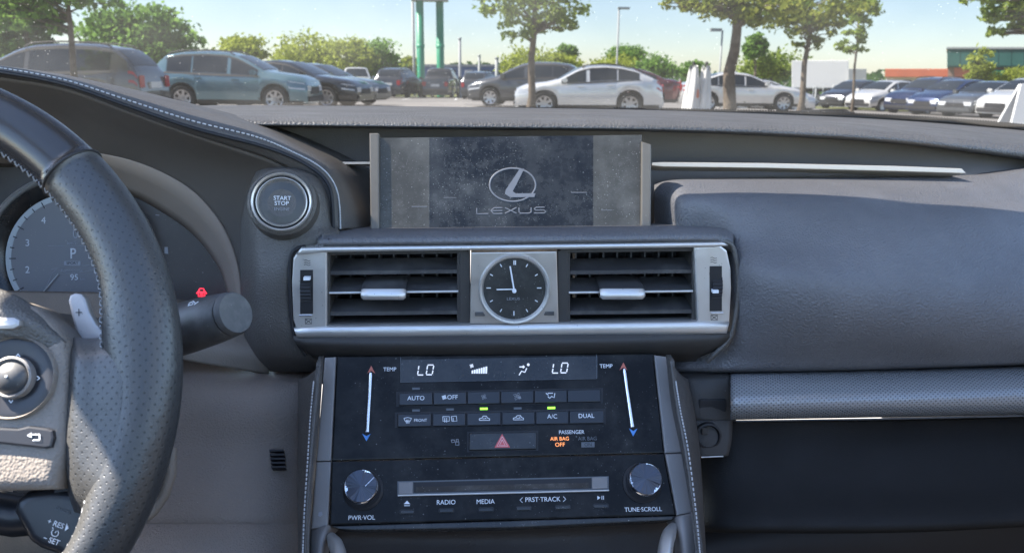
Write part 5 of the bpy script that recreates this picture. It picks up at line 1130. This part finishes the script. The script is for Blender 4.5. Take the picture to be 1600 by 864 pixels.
t = thing('cruise_stalk', 'black cruise control stalk with RES and SET markings below the steering wheel', 'stalk', WP.hit(80, 815))
CK = Plane(WP.hit(85, 815) - WP.n * .012, (.05, -.93, .36))
prism('stalk_body', CK, [(18, 800), (24, 780), (40, 768), (80, 762), (125, 766), (150, 790), (140, 850), (110, 885), (84, 866), (60, 858), (42, 845), (32, 825)], -.03, 0, M['button'], t, .006, True, 4)
tube('stalk_arm', [CK.hit(x, y) - CK.n * .02 for x, y in ((60, 810), (0, 815), (-80, 800))], .012, M['button'], t)
for s, x, y, hh in (('+ RES', 87, 818, 9), ('− SET', 80, 844, 9), ('CANCEL', 98, 797, 5.5)): text(CK, x, y, s, hh, M['white'] if hh > 6 else M['grey_print'], t, .0006, rot=-22, stretch=.9)
prism('up_mark', CK, [(101, 829), (104, 817), (107, 825)], 0, .0006, M['white'], t)
icon('cruise_symbol', CK, 86, 832, [e2 for e2 in ([(5.5 * math.cos(R_(a)), 5.5 * math.sin(R_(a))) for a in range(-40, 250, 20)], [(0, 0), (2.5, -3)], [(-4, -9), (-3, -6)])], 1.3, M['white'], t, .0006)
t = thing('wiper_stalk', 'stubby black wiper stalk right of the steering wheel rim', 'stalk', P(330, 510, .5))
A0, A1 = P(225, 532, .545), P(366, 489.5, .500); ax = (A1 - A0).normalized(); s1 = ax.orthogonal().normalized(); s2 = ax.cross(s1)
def ringp(c, r, sq=1.0): 
    return [c + (s1 * math.cos(a) + s2 * math.sin(a)) * r for a in [2 * math.pi * i / 40 for i in range(40)]]
prof = [(0, .0175), (.25, .0178), (.55, .0172), (.8, .0160), (.955, .0146), (.965, .0139), (.972, .0139), (.978, .0144), (1.0, .0140), (1.02, .0128)]
V = []; fs = []
for s, r in prof[:6]: V += ringp(A0.lerp(A1, s), r)
for j in range(5):
    for i in range(40): fs.append((j * 40 + i, j * 40 + (i + 1) % 40, (j + 1) * 40 + (i + 1) % 40, (j + 1) * 40 + i))
mesh('stalk_body', V, fs, M['slat'], t)
V = []; fs = []
for s, r in prof[6:]: V += ringp(A0.lerp(A1, s), r)
for j in range(3):
    for i in range(40): fs.append((j * 40 + i, j * 40 + (i + 1) % 40, (j + 1) * 40 + (i + 1) % 40, (j + 1) * 40 + i))
fs.append(tuple(range(120, 160)))
mesh('end_cap', V, fs, M['slat'], t).modifiers.new('e', 'EDGE_SPLIT').split_angle = R_(40)
WK = Plane(P(303, 474, .487), (-.1, -.75, .6)); icon('spray_symbol', WK, 302, 474, [[(-8, 4), (-6, -1), (-1, -2)], [(-7, 3), (-2, 2), (0, -1)], [(1, 2), (8, -3)], [(-1, -4), (3, -1)]], 1.4, M['white'], t, .0005)
# ---------------------------------------------------------------- printed lines and lettering become plain meshes
bpy.context.view_layer.update()
dg = bpy.context.evaluated_depsgraph_get()
for o in [o for o in S.objects if o.type in ('CURVE', 'FONT')]:
    me = bpy.data.meshes.new_from_object(o.evaluated_get(dg)); nm = o.name; o.name = 'old'
    if nm in FLAT:                                    # printed lines lie flat on their panel
        p, nn = FLAT[nm]; lc = o.matrix_parent_inverse.copy()
        for v in me.vertices: v.co = v.co - nn * ((v.co - p).dot(nn) * .93)
    n = bpy.data.objects.new(nm, me); COL.objects.link(n)
    n.parent = o.parent; n.matrix_parent_inverse = o.matrix_parent_inverse; n.matrix_basis = o.matrix_basis
    for k in o.keys():
        if k in ('label', 'category', 'group', 'kind'): n[k] = o[k]
    bpy.data.objects.remove(o)
